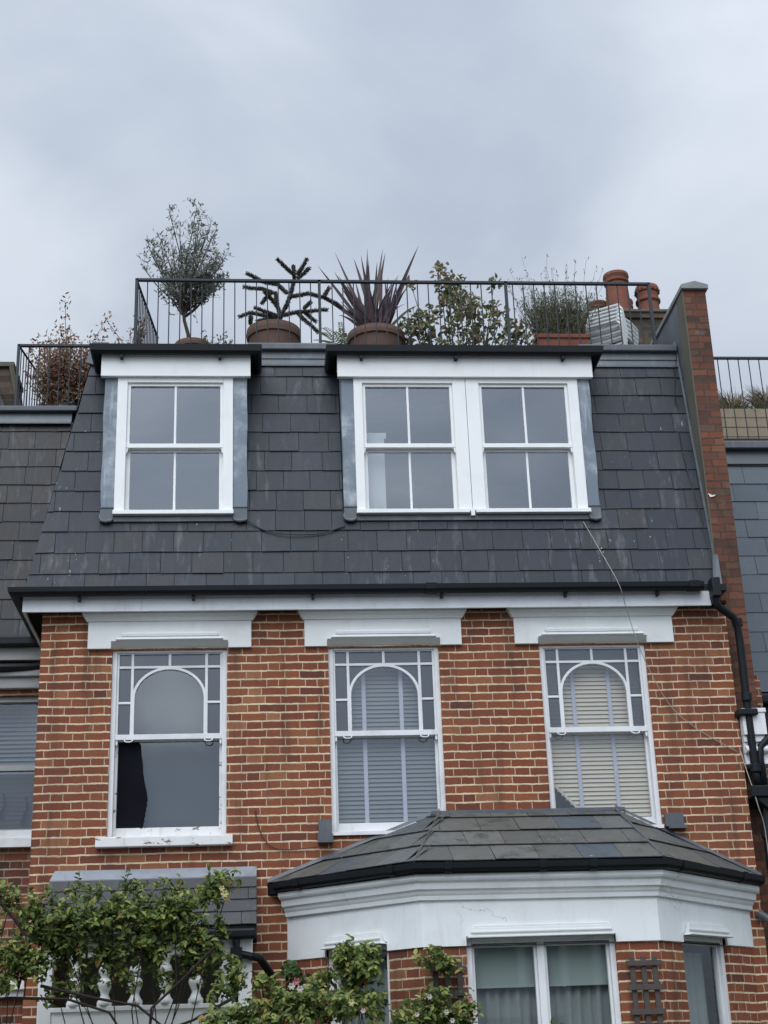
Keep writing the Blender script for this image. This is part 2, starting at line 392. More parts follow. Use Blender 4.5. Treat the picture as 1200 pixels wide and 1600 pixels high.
def foliage(name, stops, trans=.25, rough=.45):
    m = bpy.data.materials.new(name); m.use_nodes = True; t = NT(m.node_tree)
    b = t.n['Principled BSDF']; b.inputs['Roughness'].default_value = rough; b.inputs['Specular IOR Level'].default_value = .2
    col = t.ramp(attr(t), stops); t.put(b.inputs['Base Color'], col)
    tl = t.new('ShaderNodeBsdfTranslucent'); t.put(tl.inputs[0], col); mx = t.new('ShaderNodeMixShader'); mx.inputs[0].default_value = trans
    out = t.n['Material Output']; t.l.new(b.outputs[0], mx.inputs[1]); t.l.new(tl.outputs[0], mx.inputs[2]); t.l.new(mx.outputs[0], out.inputs[0])
    return m
M['rose_leaf'] = foliage('rose leaves', [(0, (.035, .060, .018)), (.35, (.088, .128, .034)), (.68, (.165, .215, .055)), (.93, (.30, .33, .09)), (1, (.30, .17, .06))])
M['ivy_leaf'] = foliage('fresh green leaves', [(0, (.025, .05, .018)), (.5, (.05, .10, .028)), (1, (.10, .16, .045))])
M['olive_leaf'] = foliage('olive leaves', [(0, (.10, .12, .10)), (.5, (.21, .235, .20)), (1, (.40, .42, .37))], .15)
M['monkey'] = foliage('dark monkey puzzle scales', [(0, (.022, .040, .036)), (.6, (.05, .072, .060)), (1, (.13, .10, .09))], .05)
M['phormium'] = foliage('purple strap leaves', [(0, (.045, .03, .038)), (.5, (.085, .055, .066)), (.85, (.13, .095, .09)), (1, (.09, .095, .055))], .1)
M['shrub_leaf'] = foliage('mottled shrub leaves', [(0, (.09, .11, .05)), (.4, (.20, .22, .10)), (.7, (.30, .27, .17)), (.9, (.26, .15, .10)), (1, (.42, .39, .28))])
M['fern'] = foliage('yellow green fronds', [(0, (.09, .10, .045)), (1, (.24, .25, .11))])
M['bamboo'] = foliage('fine grassy foliage', [(0, (.07, .078, .045)), (.6, (.15, .15, .09)), (1, (.25, .23, .17))])
M['red_leaf'] = foliage('red and olive leaves', trans=.4, stops=[(0, (.12, .07, .055)), (.35, (.36, .16, .13)), (.6, (.46, .25, .20)), (.8, (.30, .31, .16)), (1, (.60, .58, .42))])
M['dry_grass'] = foliage('dry feather grass', [(0, (.16, .14, .08)), (.6, (.30, .26, .17)), (1, (.46, .40, .29))])
M['petal_white'] = foliage('white rose petals', [(0, (.62, .52, .50)), (1, (.78, .74, .70))], .2)
M['petal_pink'] = foliage('pink rose petals', [(0, (.50, .16, .17)), (1, (.62, .36, .34))], .2)
M['petal_yellow'] = foliage('pale yellow rose petals', [(0, (.62, .56, .24)), (1, (.74, .68, .42))], .2)

# ------------------------------------------------------------------ ground
g = MB(); g.add([(-400, -400, -.02), (400, -400, -.02), (400, 400, -.02), (-400, 400, -.02)], [(0, 1, 2, 3)]); struct(g.build('ground', M['grass']))
g = MB(); g.box(-60, 60, -.15, -.01, -17.2, -9.6); o = struct(g.build('road', M['asphalt']))
g = MB(); g.box(-60, 60, -.3, .0, -9.6, -3.6); struct(g.build('pavement', M['paving']))
g = MB(); g.box(-60, 60, -.3, .0, -20.5, -17.2); struct(g.build('pavement', M['paving']))

# ------------------------------------------------------------------ generic wall with holes, slates
def holed_wall(mb, u0, u1, v0, v1, holes, w0, w1, T=flat):
    us = sorted({u0, u1, *[h[0] for h in holes], *[h[1] for h in holes]}); vs = sorted({v0, v1, *[h[2] for h in holes], *[h[3] for h in holes]})
    for i in range(len(us)-1):
        for j in range(len(vs)-1):
            a, b, c, d = us[i], us[i+1], vs[j], vs[j+1]; cu, cv = (a+b)/2, (c+d)/2
            if any(h[0] < cu < h[1] and h[2] < cv < h[3] for h in holes): continue
            mb.add([T(a, c, w0), T(b, c, w0), T(b, d, w0), T(a, d, w0)], [(0, 1, 2, 3)])
            mb.add([T(b, c, w1), T(a, c, w1), T(a, d, w1), T(b, d, w1)], [(0, 1, 2, 3)])
    def ring(a, b, c, d, flip):
        p = [(a, c), (b, c), (b, d), (a, d)]
        for k in range(4):
            (x0, y0), (x1, y1) = p[k], p[(k+1) % 4]
            q = [T(x0, y0, w0), T(x1, y1, w0), T(x1, y1, w1), T(x0, y0, w1)]
            mb.add(q, [(0, 1, 2, 3)] if flip else [(3, 2, 1, 0)])
    for h in holes: ring(*h, True)
    ring(u0, u1, v0, v1, False)

def plane_T(A, ud, vd, nin): return lambda u, v, w: tuple(A+ud*u+vd*v+nin*w)
def slates(mb, A, B, C, D, e, wd, holes=(), seed=1, lift=.014, firstrow=0.0):
    """slate courses on the facet A B (eaves, left to right) C D (top right, top left)"""
    rg = random.Random(seed); A, B, C, D = map(Vector, (A, B, C, D))
    ud = (B-A).normalized(); q = D-A if (D-A).length > .01 else C-A; vd = (q-ud*q.dot(ud)).normalized(); nin = vd.cross(ud)
    if nin.y < 0 and abs(nin.y) > .05: nin = -nin
    T = plane_T(A, ud, vd, nin); H = (D-A).dot(vd); W = (B-A).length; uD = (D-A).dot(ud); uC = (C-A).dot(ud)
    L = lambda v: uD*v/H; Rr = lambda v: W+(uC-W)*v/H
    v = 0; row = 0
    while v < H-.02:
        vt = min(v+e*1.06, H); u = min(0, uD)-wd*(.5 if row % 2 else 0)-rg.random()*.06
        while u < max(W, uC):
            wk = wd*(1+rg.uniform(-.08, .08)); a, b = u+.0022, u+wk-.0022; u += wk
            s1 = rg.uniform(-.004, .004); s2 = rg.uniform(-.004, .004); lf = lift+rg.uniform(-.003, .004); rr = rg.random()
            if rg.random() < .03: s1 -= .008; s2 -= .004
            al, ar = max(a, L(v)), min(b, Rr(v)); tl, tr = max(a, L(vt)), min(b, Rr(vt))
            if ar-al < .012 and tr-tl < .012: continue
            ar = max(ar, al); tr = max(tr, tl)
            pieces = [(al, ar, tl, tr)]
            for (h0, h1, k0, k1) in holes:
                cv = (v+vt)/2
                if k0 < cv < k1:
                    nw = []
                    for (p0, p1, q0, q1) in pieces:
                        if p1 <= h0 or p0 >= h1: nw.append((p0, p1, q0, q1)); continue
                        if p0 < h0: nw.append((p0, h0, q0, h0))
                        if p1 > h1: nw.append((h1, p1, h1, q1))
                    pieces = nw
            for (p0, p1, q0, q1) in pieces:
                if p1-p0 < .01 and q1-q0 < .01: continue
                th = .007
                vs = [T(p0, v+s1, -lf), T(p1, v+s2, -lf), T(q1, vt, -.004), T(q0, vt, -.004), T(p0, v+s1, -lf+th), T(p1, v+s2, -lf+th), T(q1, vt, -.001), T(q0, vt, -.001)]
                mb.add(vs, [(0, 1, 2, 3), (0, 4, 5, 1), (0, 3, 7, 4), (1, 5, 6, 2)], rr)
        v += e; row += 1
    return T

# ------------------------------------------------------------------ THE HOUSE
XL, XR = -1.94, 4.27
house = thing('terraced_house', (1.15, 0, 0), 'red brick house in the middle, slate mansard roof with two white dormers over a bay', 'house')
W1, W2, W3 = (-1.315, -.305), (.595, 1.592), (2.505, 3.485)
ZS, ZH = 3.595, 5.235
mb = MB()
holed_wall(mb, XL, XR, 0, 5.66, [(W1[0], W1[1], ZS, ZH), (W2[0], W2[1], ZS, ZH), (W3[0], W3[1], ZS, ZH), (.45, 3.9, .6, 2.8), (-1.70, -.12, .05, 2.66)], 0, .3)
mb.build('front_wall', M['brick'], house, uv=True)
mb = MB(); mb.add([(XL, .3, 0), (XL, 9, 0), (XL, 9, 5.66), (XL, .3, 5.66)], [(3, 2, 1, 0)]); mb.add([(XL, 9, 0), (XR, 9, 0), (XR, 9, 5.66), (XL, 9, 5.66)], [(0, 1, 2, 3)])
mb.add([(XL, .3, 5.66), (XL, .3, 0), (XL, 0, 0), (XL, 0, 5.66)], [(0, 1, 2, 3)])
mb.build('side_wall', M['brick'], house, uv=True)
mb = MB()
for z in (2.95, 5.68): mb.box(XL+.01, XR-.01, z-.12, z+.1, .31, 8.9)
for x in (.15, 2.1): mb.box(x-.05, x+.05, 3.06, 5.55, .31, 8.9)
mb.box(.3, .4, 5.8, 8.4, .6, 8.9)
mb.build('interior_partition', M['wall_in'], house)

# mansard
kS = .175
YB, ZB, ZT = .095, 5.77, 8.42
def roofY(z): return YB+kS*(z-ZB)
A = (-2.142, YB, ZB); B = (4.275, YB, ZB); Cc = (4.275, roofY(ZT), ZT); D = (-1.65, roofY(ZT), ZT)
sl = math.sqrt(1+kS*kS)
def dz(z): return (z-ZB)*sl
DH = [(-1.50, -.125), (.775, 3.245)]
holes = [(a+2.142, b+2.142, dz(6.65), dz(8.5)) for a, b in DH]
mb = MB(); slates(mb, A, B, Cc, D, .2225, .272, holes, 3)
mb.build('mansard_slates', M['slate'], house)
mb = MB()
T = plane_T(Vector(A), Vector((1, 0, 0)), Vector((0, kS, 1)).normalized(), Vector((0, 1, -kS)).normalized())
def deckpoly(u0, u1, v0, v1, l0=None, l1=None):
    a0 = u0 if l0 is None else l0; a1 = u0 if l1 is None else l1
    mb.prism([(a0, v0), (u1, v0), (u1, v1), (a1, v1)], .003, .05, T)
Hs = dz(ZT+.06); ld = lambda v: .186*v/sl
h1, h2 = [(a+2.142, b+2.142, dz(6.53), dz(8.5)) for a, b in DH]
deckpoly(0, 6.4, 0, h1[2], 0, ld(h1[2])); deckpoly(0, h1[0], h1[2], Hs, ld(h1[2]), ld(Hs))
deckpoly(h1[1], h2[0], h1[2], Hs); deckpoly(h2[1], 6.4, h1[2], Hs)
# left hip slope and flat roof above
mb.add([(-2.142, YB, ZB), (-1.65, roofY(ZT), ZT+.06), (-1.65, 9, ZT+.06), (-2.142, 9, ZB)], [(0, 1, 2, 3)])
mb.build('roof_deck', M['felt'], house)
mb = MB(); mb.box(-1.66, 4.27, 8.44, 8.50, .60, 9); mb.build('flat_roof', M['lead_dark'], house)
# lead flashing band and coping edge at the top of the mansard
for (a, b) in ((-1.66, -1.5), (-.125, .775), (3.245, 4.28)):
    mb = MB()
    y0 = roofY(8.33)-.022; y1 = roofY(8.50)-.022
    mb.add([(a, y0, 8.31), (b, y0, 8.31), (b, y1, 8.485), (a, y1, 8.485), (a, y0+.02, 8.31), (b, y0+.02, 8.31), (b, y1+.1, 8.485), (a, y1+.1, 8.485)], [(0, 1, 2, 3), (0, 4, 5, 1), (0, 3, 7, 4), (1, 5, 6, 2)])
    mb.box(a, b, 8.305, 8.322, y0-.010, y0+.004)
    mb.box(a, b, 8.392, 8.400, y0+.004, y0+.03)
    mb.build('lead_flashing', M['lead_grey'], house)
    mb = MB(); mb.box(a, b, 8.485, 8.56, y1-.05, y1+.12); mb.build('roof_edge', M['lead_dark'], house, bevel=.012)
# left hip: mitred slate tip with two lead soakers
mb = MB(); mb.prism([(-1.72, 8.33), (-1.62, 8.30), (-1.55, 8.52), (-1.66, 8.56)], .50, .53); mb.build('hip_flashing', M['lead_grey'], house)

# eaves: soffit, fascia, gutter
mb = MB(); mb.sweep([(-1.945, 1.3), (-1.945, 0), (4.25, 0)][::1], [(0, 5.60), (.124, 5.60), (.124, 5.575), (0, 5.575)]); mb.build('eaves_soffit', M['felt'], house)
mb = MB(); mb.sweep([(-1.945, 1.3), (-1.945, 0), (4.10, 0)], [(.125, 5.548), (.15, 5.548), (.15, 5.689), (.125, 5.689)])
mb.build('fascia', M['fascia'], house)
gp = [(.16, 5.735), (.165, 5.70), (.185, 5.675), (.215, 5.665), (.245, 5.675), (.265, 5.70), (.27, 5.742), (.262, 5.742), (.255, 5.71), (.215, 5.68), (.175, 5.71), (.168, 5.735)]
mb = MB(); mb.sweep([(-1.945, 1.3), (-1.945, 0), (4.02, 0)], gp)
go = mb.build('gutter', M['gutter'], house)
mb = MB(); mb.sweep([(-1.945, 1.3), (-1.945, 0), (4.26, 0)], [(.0, 5.69), (.156, 5.69), (.156, 5.75), (-.09, 5.79)])
mb.build('eaves_board', M['gutter'], house)
for x in (-1.6, -.82+.22, .46, 1.62, 2.75, 3.6):
    mb = MB(); mb.box(x-.012, x+.012, 5.635, 5.675, -.21, -.152); mb.build('gutter_bracket', M['gutter'], go)
for x in (1.52, 3.93):
    mb = MB(); mb.sweep([(x-.05, 0), (x+.05, 0)], [(o*1.0+(.008 if o > .2 else -.008), z-(.006 if z < 5.72 else -.006)) for o, z in gp]); mb.build('gutter_joint', M['gutter'], go)

# lintels over first-floor windows
for (a, b, l, r) in ((W1[0], W1[1], -1.53, -.09), (W2[0], W2[1], .385, 1.80), (W3[0], W3[1], 2.285, 3.75)):
    mb = MB()
    mb.prism([(l, 5.24), (a-.01, 5.24), (a-.01, 5.295), (b+.01, 5.295), (b+.01, 5.24), (r, 5.24), (r, 5.49), (l, 5.49)], -.035, 0.0)
    lo = mb.build('lintel', M['frieze'], house)
    mb = MB(); mb.sweep([(l-.002, .0), (l-.002, -.036), (r+.002, -.036), (r+.002, .0)], [(0, 5.487), (.012, 5.487), (.018, 5.50), (.03, 5.512), (.036, 5.53), (.05, 5.545), (.055, 5.57), (0, 5.57)]); mb.build('cornice', M['frieze'], lo)
    mb = MB(); c = (a+b)/2
    mb.sweep([(c-.395, -.036), (c-.395, -.037), (c+.395, -.037), (c+.395, -.036)], [(0, 5.385), (.022, 5.38), (.034, 5.362), (.03, 5.342), (.012, 5.335), (0, 5.335)])
    mb.sweep([(c-.415, -.036), (c-.415, -.037), (c+.415, -.037), (c+.415, -.036)], [(0, 5.333), (.03, 5.333), (.052, 5.322), (.058, 5.306), (.045, 5.297), (0, 5.297)])
    mb.add([(a-.008, -.075, 5.296), (b+.008, -.075, 5.296), (b+.008, .03, 5.236), (a-.008, .03, 5.236), (a-.008, .05, 5.296), (b+.008, .05, 5.296)], [(0, 3, 2, 1), (0, 1, 5, 4), (0, 4, 3), (1, 2, 5)])
    mb.build('hood', M['frieze'], lo)

def arch_pts(cx, hw, spring, top, n=22):
    return [(cx-hw*math.cos(math.pi*i/n), spring+(top-spring)*math.sin(math.pi*i/n)) for i in range(n+1)]
def ring_pull(mb, x, z, w):
    mb.tube([(x-.035, w, z), (x-.032, w-.022, z-.016), (x-.015, w-.035, z-.026), (x+.015, w-.035, z-.026), (x+.032, w-.022, z-.016), (x+.035, w, z)], .006, 6)
def arched_window(a, b, blind, sill):
    W = b-a; z0, z1 = ZS, ZH
    f = MB()                                                        # box frame
    f.box(a, a+.042, z0, z1, .028, .14); f.box(b-.042, b, z0, z1, .028, .14); f.box(a+.042, b-.042, z1-.02, z1, .028, .14)
    f.box(a+.042, b-.042, z0, z0+.012, .035, .14)
    win = f.build('window', M['old_white'], house, bevel=.003)
    s = MB(); x = lambda k: a+k*W/1.01                              # upper sash
    w0, w1 = .045, .085
    s.box(x(.042), x(.062), 4.43, z1-.02, w0, w1); s.box(x(.948), x(.968), 4.43, z1-.02, w0, w1)
    s.box(x(.062), x(.948), z1-.03, z1-.02, w0, w1)
    s.box(x(.042), x(.968), 4.435, 4.482, w0-.008, w1)
    s.box(x(.062), x(.948), 5.076, 5.098, w0+.004, w1-.006)
    for p in (.166, .816): s.box(x(p), x(p+.024), 4.482, z1-.03, w0+.002, w1-.004)
    s.box(x(.492), x(.516), 5.098, z1-.03, w0+.002, w1-.004)
    for p, q in ((.062, .166), (.84, .948)): s.box(x(p), x(q), 4.755, 4.776, w0+.004, w1-.006)
    cx = x(.503); hw = .326*W/1.01
    o_ = [(cx-hw, 4.482)]+arch_pts(cx, hw, 4.80, 5.088)+[(cx+hw, 4.482)]
    i_ = [(cx-hw+.024, 4.482)]+arch_pts(cx, hw-.024, 4.80, 5.064)+[(cx+hw-.024, 4.482)]
    s.strip(o_, i_, w0+.0, w1-.002)
    for xx in (x(.045), x(.945)): s.prism([(xx, 4.435), (xx+.02, 4.435), (xx+.02, 4.40), (xx+.010, 4.385), (xx, 4.40)], w0, w1-.01)
    ring_pull(s, x(.16), 4.436, w0); ring_pull(s, x(.85), 4.436, w0)
    s.build('upper_sash', M['old_white'], win, bevel=.0025)
    s = MB(); w0, w1 = .09, .128
    s.box(x(.042), x(.066), z0+.012, 4.47, w0, w1); s.box(x(.944), x(.968), z0+.012, 4.47, w0, w1)
    s.box(x(.066), x(.944), 4.43, 4.47, w0, w1); s.box(x(.066), x(.944), z0+.012, z0+.088, w0, w1)
    s.build('lower_sash', M['peeling'] if sill else M['old_white'], win, bevel=.0025)
    ga = MB(); ar = [(cx-hw+.012, 4.47)]+arch_pts(cx, hw-.012, 4.80, 5.076)+[(cx+hw-.012, 4.47)]
    ga.add([flat(u, v, .066) for u, v in ar], [tuple(range(len(ar)))])
    ga.add([flat(u, v, .108) for u, v in ((x(.06), z0+.08), (x(.95), z0+.08), (x(.95), 4.45), (x(.06), 4.45))], [(0, 1, 2, 3)])
    ga.build('glass', M['old_glass'], win)
    gb = MB()
    def pane(u0, u1, v0, v1): gb.add([flat(u, v, .068) for u, v in ((u0, v0), (u1, v0), (u1, v1), (u0, v1))], [(0, 1, 2, 3)])
    pane(x(.06), x(.168), 4.48, 5.225); pane(x(.838), x(.95), 4.48, 5.225); pane(x(.168), x(.838), 5.09, 5.225)
    for sgn, e0 in ((1, x(.17)), (-1, x(.836))):
        pts = [(cx-sgn*(hw-.01)*math.cos(math.pi*i/22), 4.80+.27*math.sin(math.pi*i/22)) for i in range(0, 12)]
        gb.add([flat(u, v, .067) for u, v in [(e0, 5.09)]+[(pts[-1][0], 5.09)]+pts[::-1]], [tuple(range(14))])
    gb.build('side_panes', M['obscure'], win)
    if blind:
        col = M['slat_cream'] if blind == 'cream' else M['slat_grey']  # middle window's cream blind, greyed: glass reflection put into the slat colour
        bl = MB(); z = 5.2; i = 0
        while z > z0+.06:
            tl = 0.0
            x0, x1 = a+.05, b-.05
            if blind == 'cream' and z < 3.98: x0 = a+.05+max(0, (3.98-z))*.95*1.0
            if x1-x0 > .1:
                vs = [(x0, .145, z), (x1, .145, z), (x1, .157, z+.034), (x0, .157, z+.034), (x0, .148, z-.002), (x1, .148, z-.002), (x1, .160, z+.032), (x0, .160, z+.032)]
                bl.add(vs, [(0, 1, 2, 3), (7, 6, 5, 4), (0, 4, 5, 1), (3, 2, 6, 7)])
            z -= .0385; i += 1
        bl.box(a+.05, b-.05, 5.2, 5.225, .142, .18)
        bl.build('venetian_blind', col, win)
        for p in (.32, .66):
            tp = MB(); tp.box(x(p)-.018, x(p)+.018, z0+(.06 if p > .5 or blind != 'cream' else .10), 5.2, .140, .1415); tp.build('blind_tape', M['tape'], win)
        if blind == 'cream':
            tp = MB(); tp.add([(x0_, .142, zz) for x0_, zz in ((a+.055, 3.99), (a+.085, 3.99), (a+.42, 3.64), (a+.39, 3.64))], [(0, 1, 2, 3)]); tp.build('hanging_slats', M['slat_cream'], win)
    else:
        cu = MB()                                                   # pale blind drawn aside
        edge = [(a+.245, 4.46), (a+.262, 4.40), (a+.268, 4.33), (a+.282, 4.24), (a+.287, 4.15), (a+.303, 4.07), (a+.322, 3.99), (a+.330, 3.93), (a+.322, 3.86), (a+.312, 3.80), (a+.303, 3.73), (a+.29, 3.66)]
        n = len(edge); vs = []
        for (ex, ez) in edge: vs += [(ex, .20, ez), (b-.02, .20, ez)]
        cu.add(vs, [(2*i, 2*i+2, 2*i+3, 2*i+1) for i in range(n-1)])
        cu.add([(a+.02, .21, 4.46), (b-.02, .21, 4.46), (b-.02, .21, 5.23), (a+.02, .21, 5.23)], [(0, 1, 2, 3)])
        cu.build('curtain', M['curtain_grey'], win)
        dk = MB(); e2 = [(a+.07, z0+.09)]+[(p_-0, q_) for p_, q_ in edge[::-1]]+[(a+.07, 4.428)]  # dark sheet before the glass, stands in for a dark reflection
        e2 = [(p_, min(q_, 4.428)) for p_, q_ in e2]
        dk.prism(e2, .101, .1035); dk.build('dark_reflection_sheet', M['reflection_dark'], win)
    if sill:
        sb = MB(); sb.prism([(a-.085, 3.503), (b+.055, 3.503), (b+.055, 3.585), (a-.085, 3.585)], -.075, .03); sb.build('sill', M['peeling'], win, bevel=.006)
    else:
        sb = MB(); sb.box(a+.0, b-.0, z0-.03, z0+.0, -.03, .03); sb.build('sill', M['old_white'], win)
    return win
w = arched_window(*W1, None, True); w['label'] = 'left first-floor sash window with peeling sill and dark sheet standing for a reflection'
w = arched_window(*W2, 'grey', False); w['label'] = 'middle first-floor sash window with grey slatted blind'
w = arched_window(*W3, 'cream', False); w['label'] = 'right first-floor sash window with cream slatted blind hanging askew'

# dormers
def dormer(a, b, fr, units, label):
    YF = .20
    mb = MB()                                                       # cheeks and lid
    for x0, x1 in ((a, a+.03), (b-.03, b)):
        mb.add([(x0, YF+.02, 6.56), (x1, YF+.02, 6.56), (x1, .62, 8.26), (x0, .62, 8.26), (x0, YF+.02, 8.26), (x1, YF+.02, 8.26)], [(0, 1, 5, 4), (0, 4, 3), (1, 2, 5), (0, 3, 2, 1), (4, 5, 2, 3)])
    mb.box(a-.03, b+.03, 8.235, 8.262, .08, .75)
    d = mb.build('dormer', M['lead'], house); d['label'] = label
    for x0, x1 in ((a, fr[0]), (fr[1], b)):                         # lead front strips
        mb = MB()
        nseg = 10
        for i in range(nseg):
            za, zb = 6.60+i*(8.03-6.60)/nseg, 6.60+(i+1)*(8.03-6.60)/nseg
            o1, o2 = .005*math.sin(i*1.3+x0*3), .005*math.sin((i+1)*1.3+x0*3)
            xa = x0 if x0 == a else x0; 
            ex0a, ex0b = (x0+o1, x0+o2) if x0 == a else (x0, x0); ex1a, ex1b = (x1+o1, x1+o2) if x1 == b else (x1, x1)
            mb.add([(ex0a, YF-.002+o1*.5, za), (ex1a, YF-.002-o1*.5, za), (ex1b, YF-.002-o2*.5, zb), (ex0b, YF-.002+o2*.5, zb)], [(0, 1, 2, 3)])
        mb.add([(x0, YF-.002, 6.6), (x1, YF-.002, 6.6), (x1, YF+.03, 6.6), (x0, YF+.03, 6.6)], [(0, 1, 2, 3)])
        mb.build('lead_strip', M['lead'], d, smooth=True)
    mb = MB()
    for x0, x1 in ((a-.012, fr[0]+.005), (fr[1]-.005, b+.012)):
        mb.tube([(x0+.01, YF+.0, 6.60), (x0+.012, YF-.01, 6.555), (x0+.03, YF-.014, 6.53), ((x0+x1)/2, YF-.016, 6.522), (x1-.03, YF-.014, 6.53), (x1-.012, YF-.008, 6.55)], [.008, .012, .016, .018, .016, .01], 8)
        mb.box(x0+.01, x1-.01, 6.53, 6.66, YF-.014, YF+.02)
        mb.box(x0+.006, x1-.006, 6.655, 6.668, YF-.022, YF-.002)
    mb.box(fr[0]-.01, fr[1]+.01, 6.525, 6.575, YF-.004, YF+.04)
    mb.build('lead_apron', M['lead_grey'], d, bevel=.006)
    mb = MB(); mb.box(a-.035, b+.035, 8.005, 8.235, .145, .20); mb.build('dormer_fascia', M['white'], d, bevel=.004)
    # box gutter running round the front and a little down the sides
    mb = MB(); gpz = [(0, 8.30), (0, 8.245), (.012, 8.222), (.04, 8.208), (.07, 8.212), (.092, 8.235), (.10, 8.30), (.09, 8.305)]
    mb.sweep([(a-.045, .62), (a-.045, .14), (b+.045, .14), (b+.045, .62)], gpz)
    mb.box(a-.06, b+.06, 8.262, 8.315, .10, .72)
    dg = mb.build('dormer_gutter', M['gutter'], d)
    L = b-a
    for x in ([a+.16, b-.26] if L < 2 else [a+.2, a+1.13, b-.26]):
        bk = MB(); bk.box(x-.014, x+.014, 8.175, 8.215, .08, .145); bk.build('gutter_bracket', M['gutter'], dg)
    # joinery
    f = MB(); z0, z1 = 6.615, 8.005
    f.box(fr[0], units[0][0]-.03, z0, z1, YF-.018, YF+.06); f.box(units[-1][1]+.03, fr[1], z0, z1, YF-.018, YF+.06)
    for u0, u1 in units: f.box(u0-.03, u1+.03, 7.955, z1, YF-.018, YF+.06)
    if len(units) > 1:
        f.box(units[0][1]+.03, (units[0][1]+units[1][0])/2-.002, z0, z1, YF-.018, YF+.06); f.box((units[0][1]+units[1][0])/2+.002, units[1][0]-.03, z0, z1, YF-.018, YF+.06)
        m_ = (units[0][1]+units[1][0])/2
        f.box(fr[0]-.004, m_-.03, 6.585, 6.625, YF-.05, YF+.05); f.box(m_-.03+.06, fr[1]+.02, 6.585, 6.625, YF-.05, YF+.05)
        f.box(m_-.02, m_+.02, 6.56, 6.64, YF-.03, YF+.03)
    else: f.box(fr[0]-.008, fr[1]+.008, 6.585, 6.625, YF-.05, YF+.05)
    f.build('window_frame', M['white'], d, bevel=.004)
    g2 = MB()
    for u0, u1 in units:
        s = MB(); m_ = (u0+u1)/2; zt, zm, zb = 7.925, 7.295, 6.66
        s.box(u0-.03, u0, zm-.03, 7.955, YF+.005, YF+.05); s.box(u1, u1+.03, zm-.03, 7.955, YF+.005, YF+.05); s.box(u0, u1, zt, 7.955, YF+.005, YF+.05)
        s.box(u0-.03, u1+.03, zm-.022, zm+.022, YF-.004, YF+.05)
        s.box(m_-.011, m_+.011, zm+.022, zt, YF+.010, YF+.045)
        s.prism([(u0-.035, zm-.022), (u0-.01, zm-.022), (u0-.018, zm-.07), (u0-.035, zm-.08)], YF+.0, YF+.03)
        s.prism([(u1+.010, zm-.022), (u1+.035, zm-.022), (u1+.035, zm-.08), (u1+.018, zm-.07)], YF+.0, YF+.03)
        s.box(u0-.03, u0+.008, 6.625, zm-.022, YF+.052, YF+.09); s.box(u1-.008, u1+.03, 6.625, zm-.022, YF+.052, YF+.09)
        s.box(u0+.008, u1-.008, 6.625, zb, YF+.052, YF+.09); s.box(u0+.008, u1-.008, zm-.045, zm-.022, YF+.052, YF+.09)
        s.box(m_-.011, m_+.011, zb, zm-.045, YF+.056, YF+.085)
        s.build('sash', M['white'], d, bevel=.003)
        g2.add([(u0-.002, YF+.03, zm), (u1+.002, YF+.03, zm), (u1+.002, YF+.03, zt), (u0-.002, YF+.03, zt)], [(0, 1, 2, 3)])
        g2.add([(u0, YF+.07, zb-.005), (u1, YF+.07, zb-.005), (u1, YF+.07, zm-.03), (u0, YF+.07, zm-.03)], [(0, 1, 2, 3)])
    g2.build('glass', M['glass'], d)
    return d
dormer(-1.49, -.128, (-1.365, -.262), [(-1.24, -.385)], 'left dormer with a single white sash window')
d2 = dormer(.785, 3.24, (.905, 3.12), [(1.02, 1.845), (2.165, 2.99)], 'wide right dormer with a pair of white sash windows')
mb = MB(); mb.box(1.04, 1.20, 6.66, 7.30, .36, .38)  # pale boxes behind the pane, standing in for a reflected shutter
mb.box(1.02, 1.22, 7.44, 7.50, .36, .40); mb.box(1.04, 1.2, 7.32, 7.44, .36, .38)
mb.build('shutter_reflection', M['nb_white'], d2)

# ------------------------------------------------------------------ bay
BP = [(.22, 0.0), (1.24, -.95), (3.10, -.95), (4.15, 0.0)]
def cant_T(P, Q):
    d = Vector((Q[0]-P[0], Q[1]-P[1])); L = d.length; d /= L; n = Vector((-d.y, d.x))
    return (lambda u, v, w: (P[0]+d.x*u+n.x*w, P[1]+d.y*u+n.y*w, v)), L
ops = {0: (.40, 1.05), 1: (.335, 1.515), 2: (.33, 1.0)}
ZP = 2.55
bw = MB(); bf = MB()
for i in range(3):
    T, L = cant_T(BP[i], BP[i+1]); o0, o1 = ops[i]
    holed_wall(bw, 0, L, 0, ZP, [(o0, o1, .75, ZP+.001)] if False else [(o0, o1, .75, ZP)], .0, .10, T)
    # render band with the notch over each window
    bf.prism([(0, ZP), (o0, ZP), (o0, ZP+.06), (o1, ZP+.06), (o1, ZP), (L, ZP), (L, 3.0), (0, 3.0)], -.022, .10, T)
bw.build('bay_wall', M['brick'], house, uv=True)
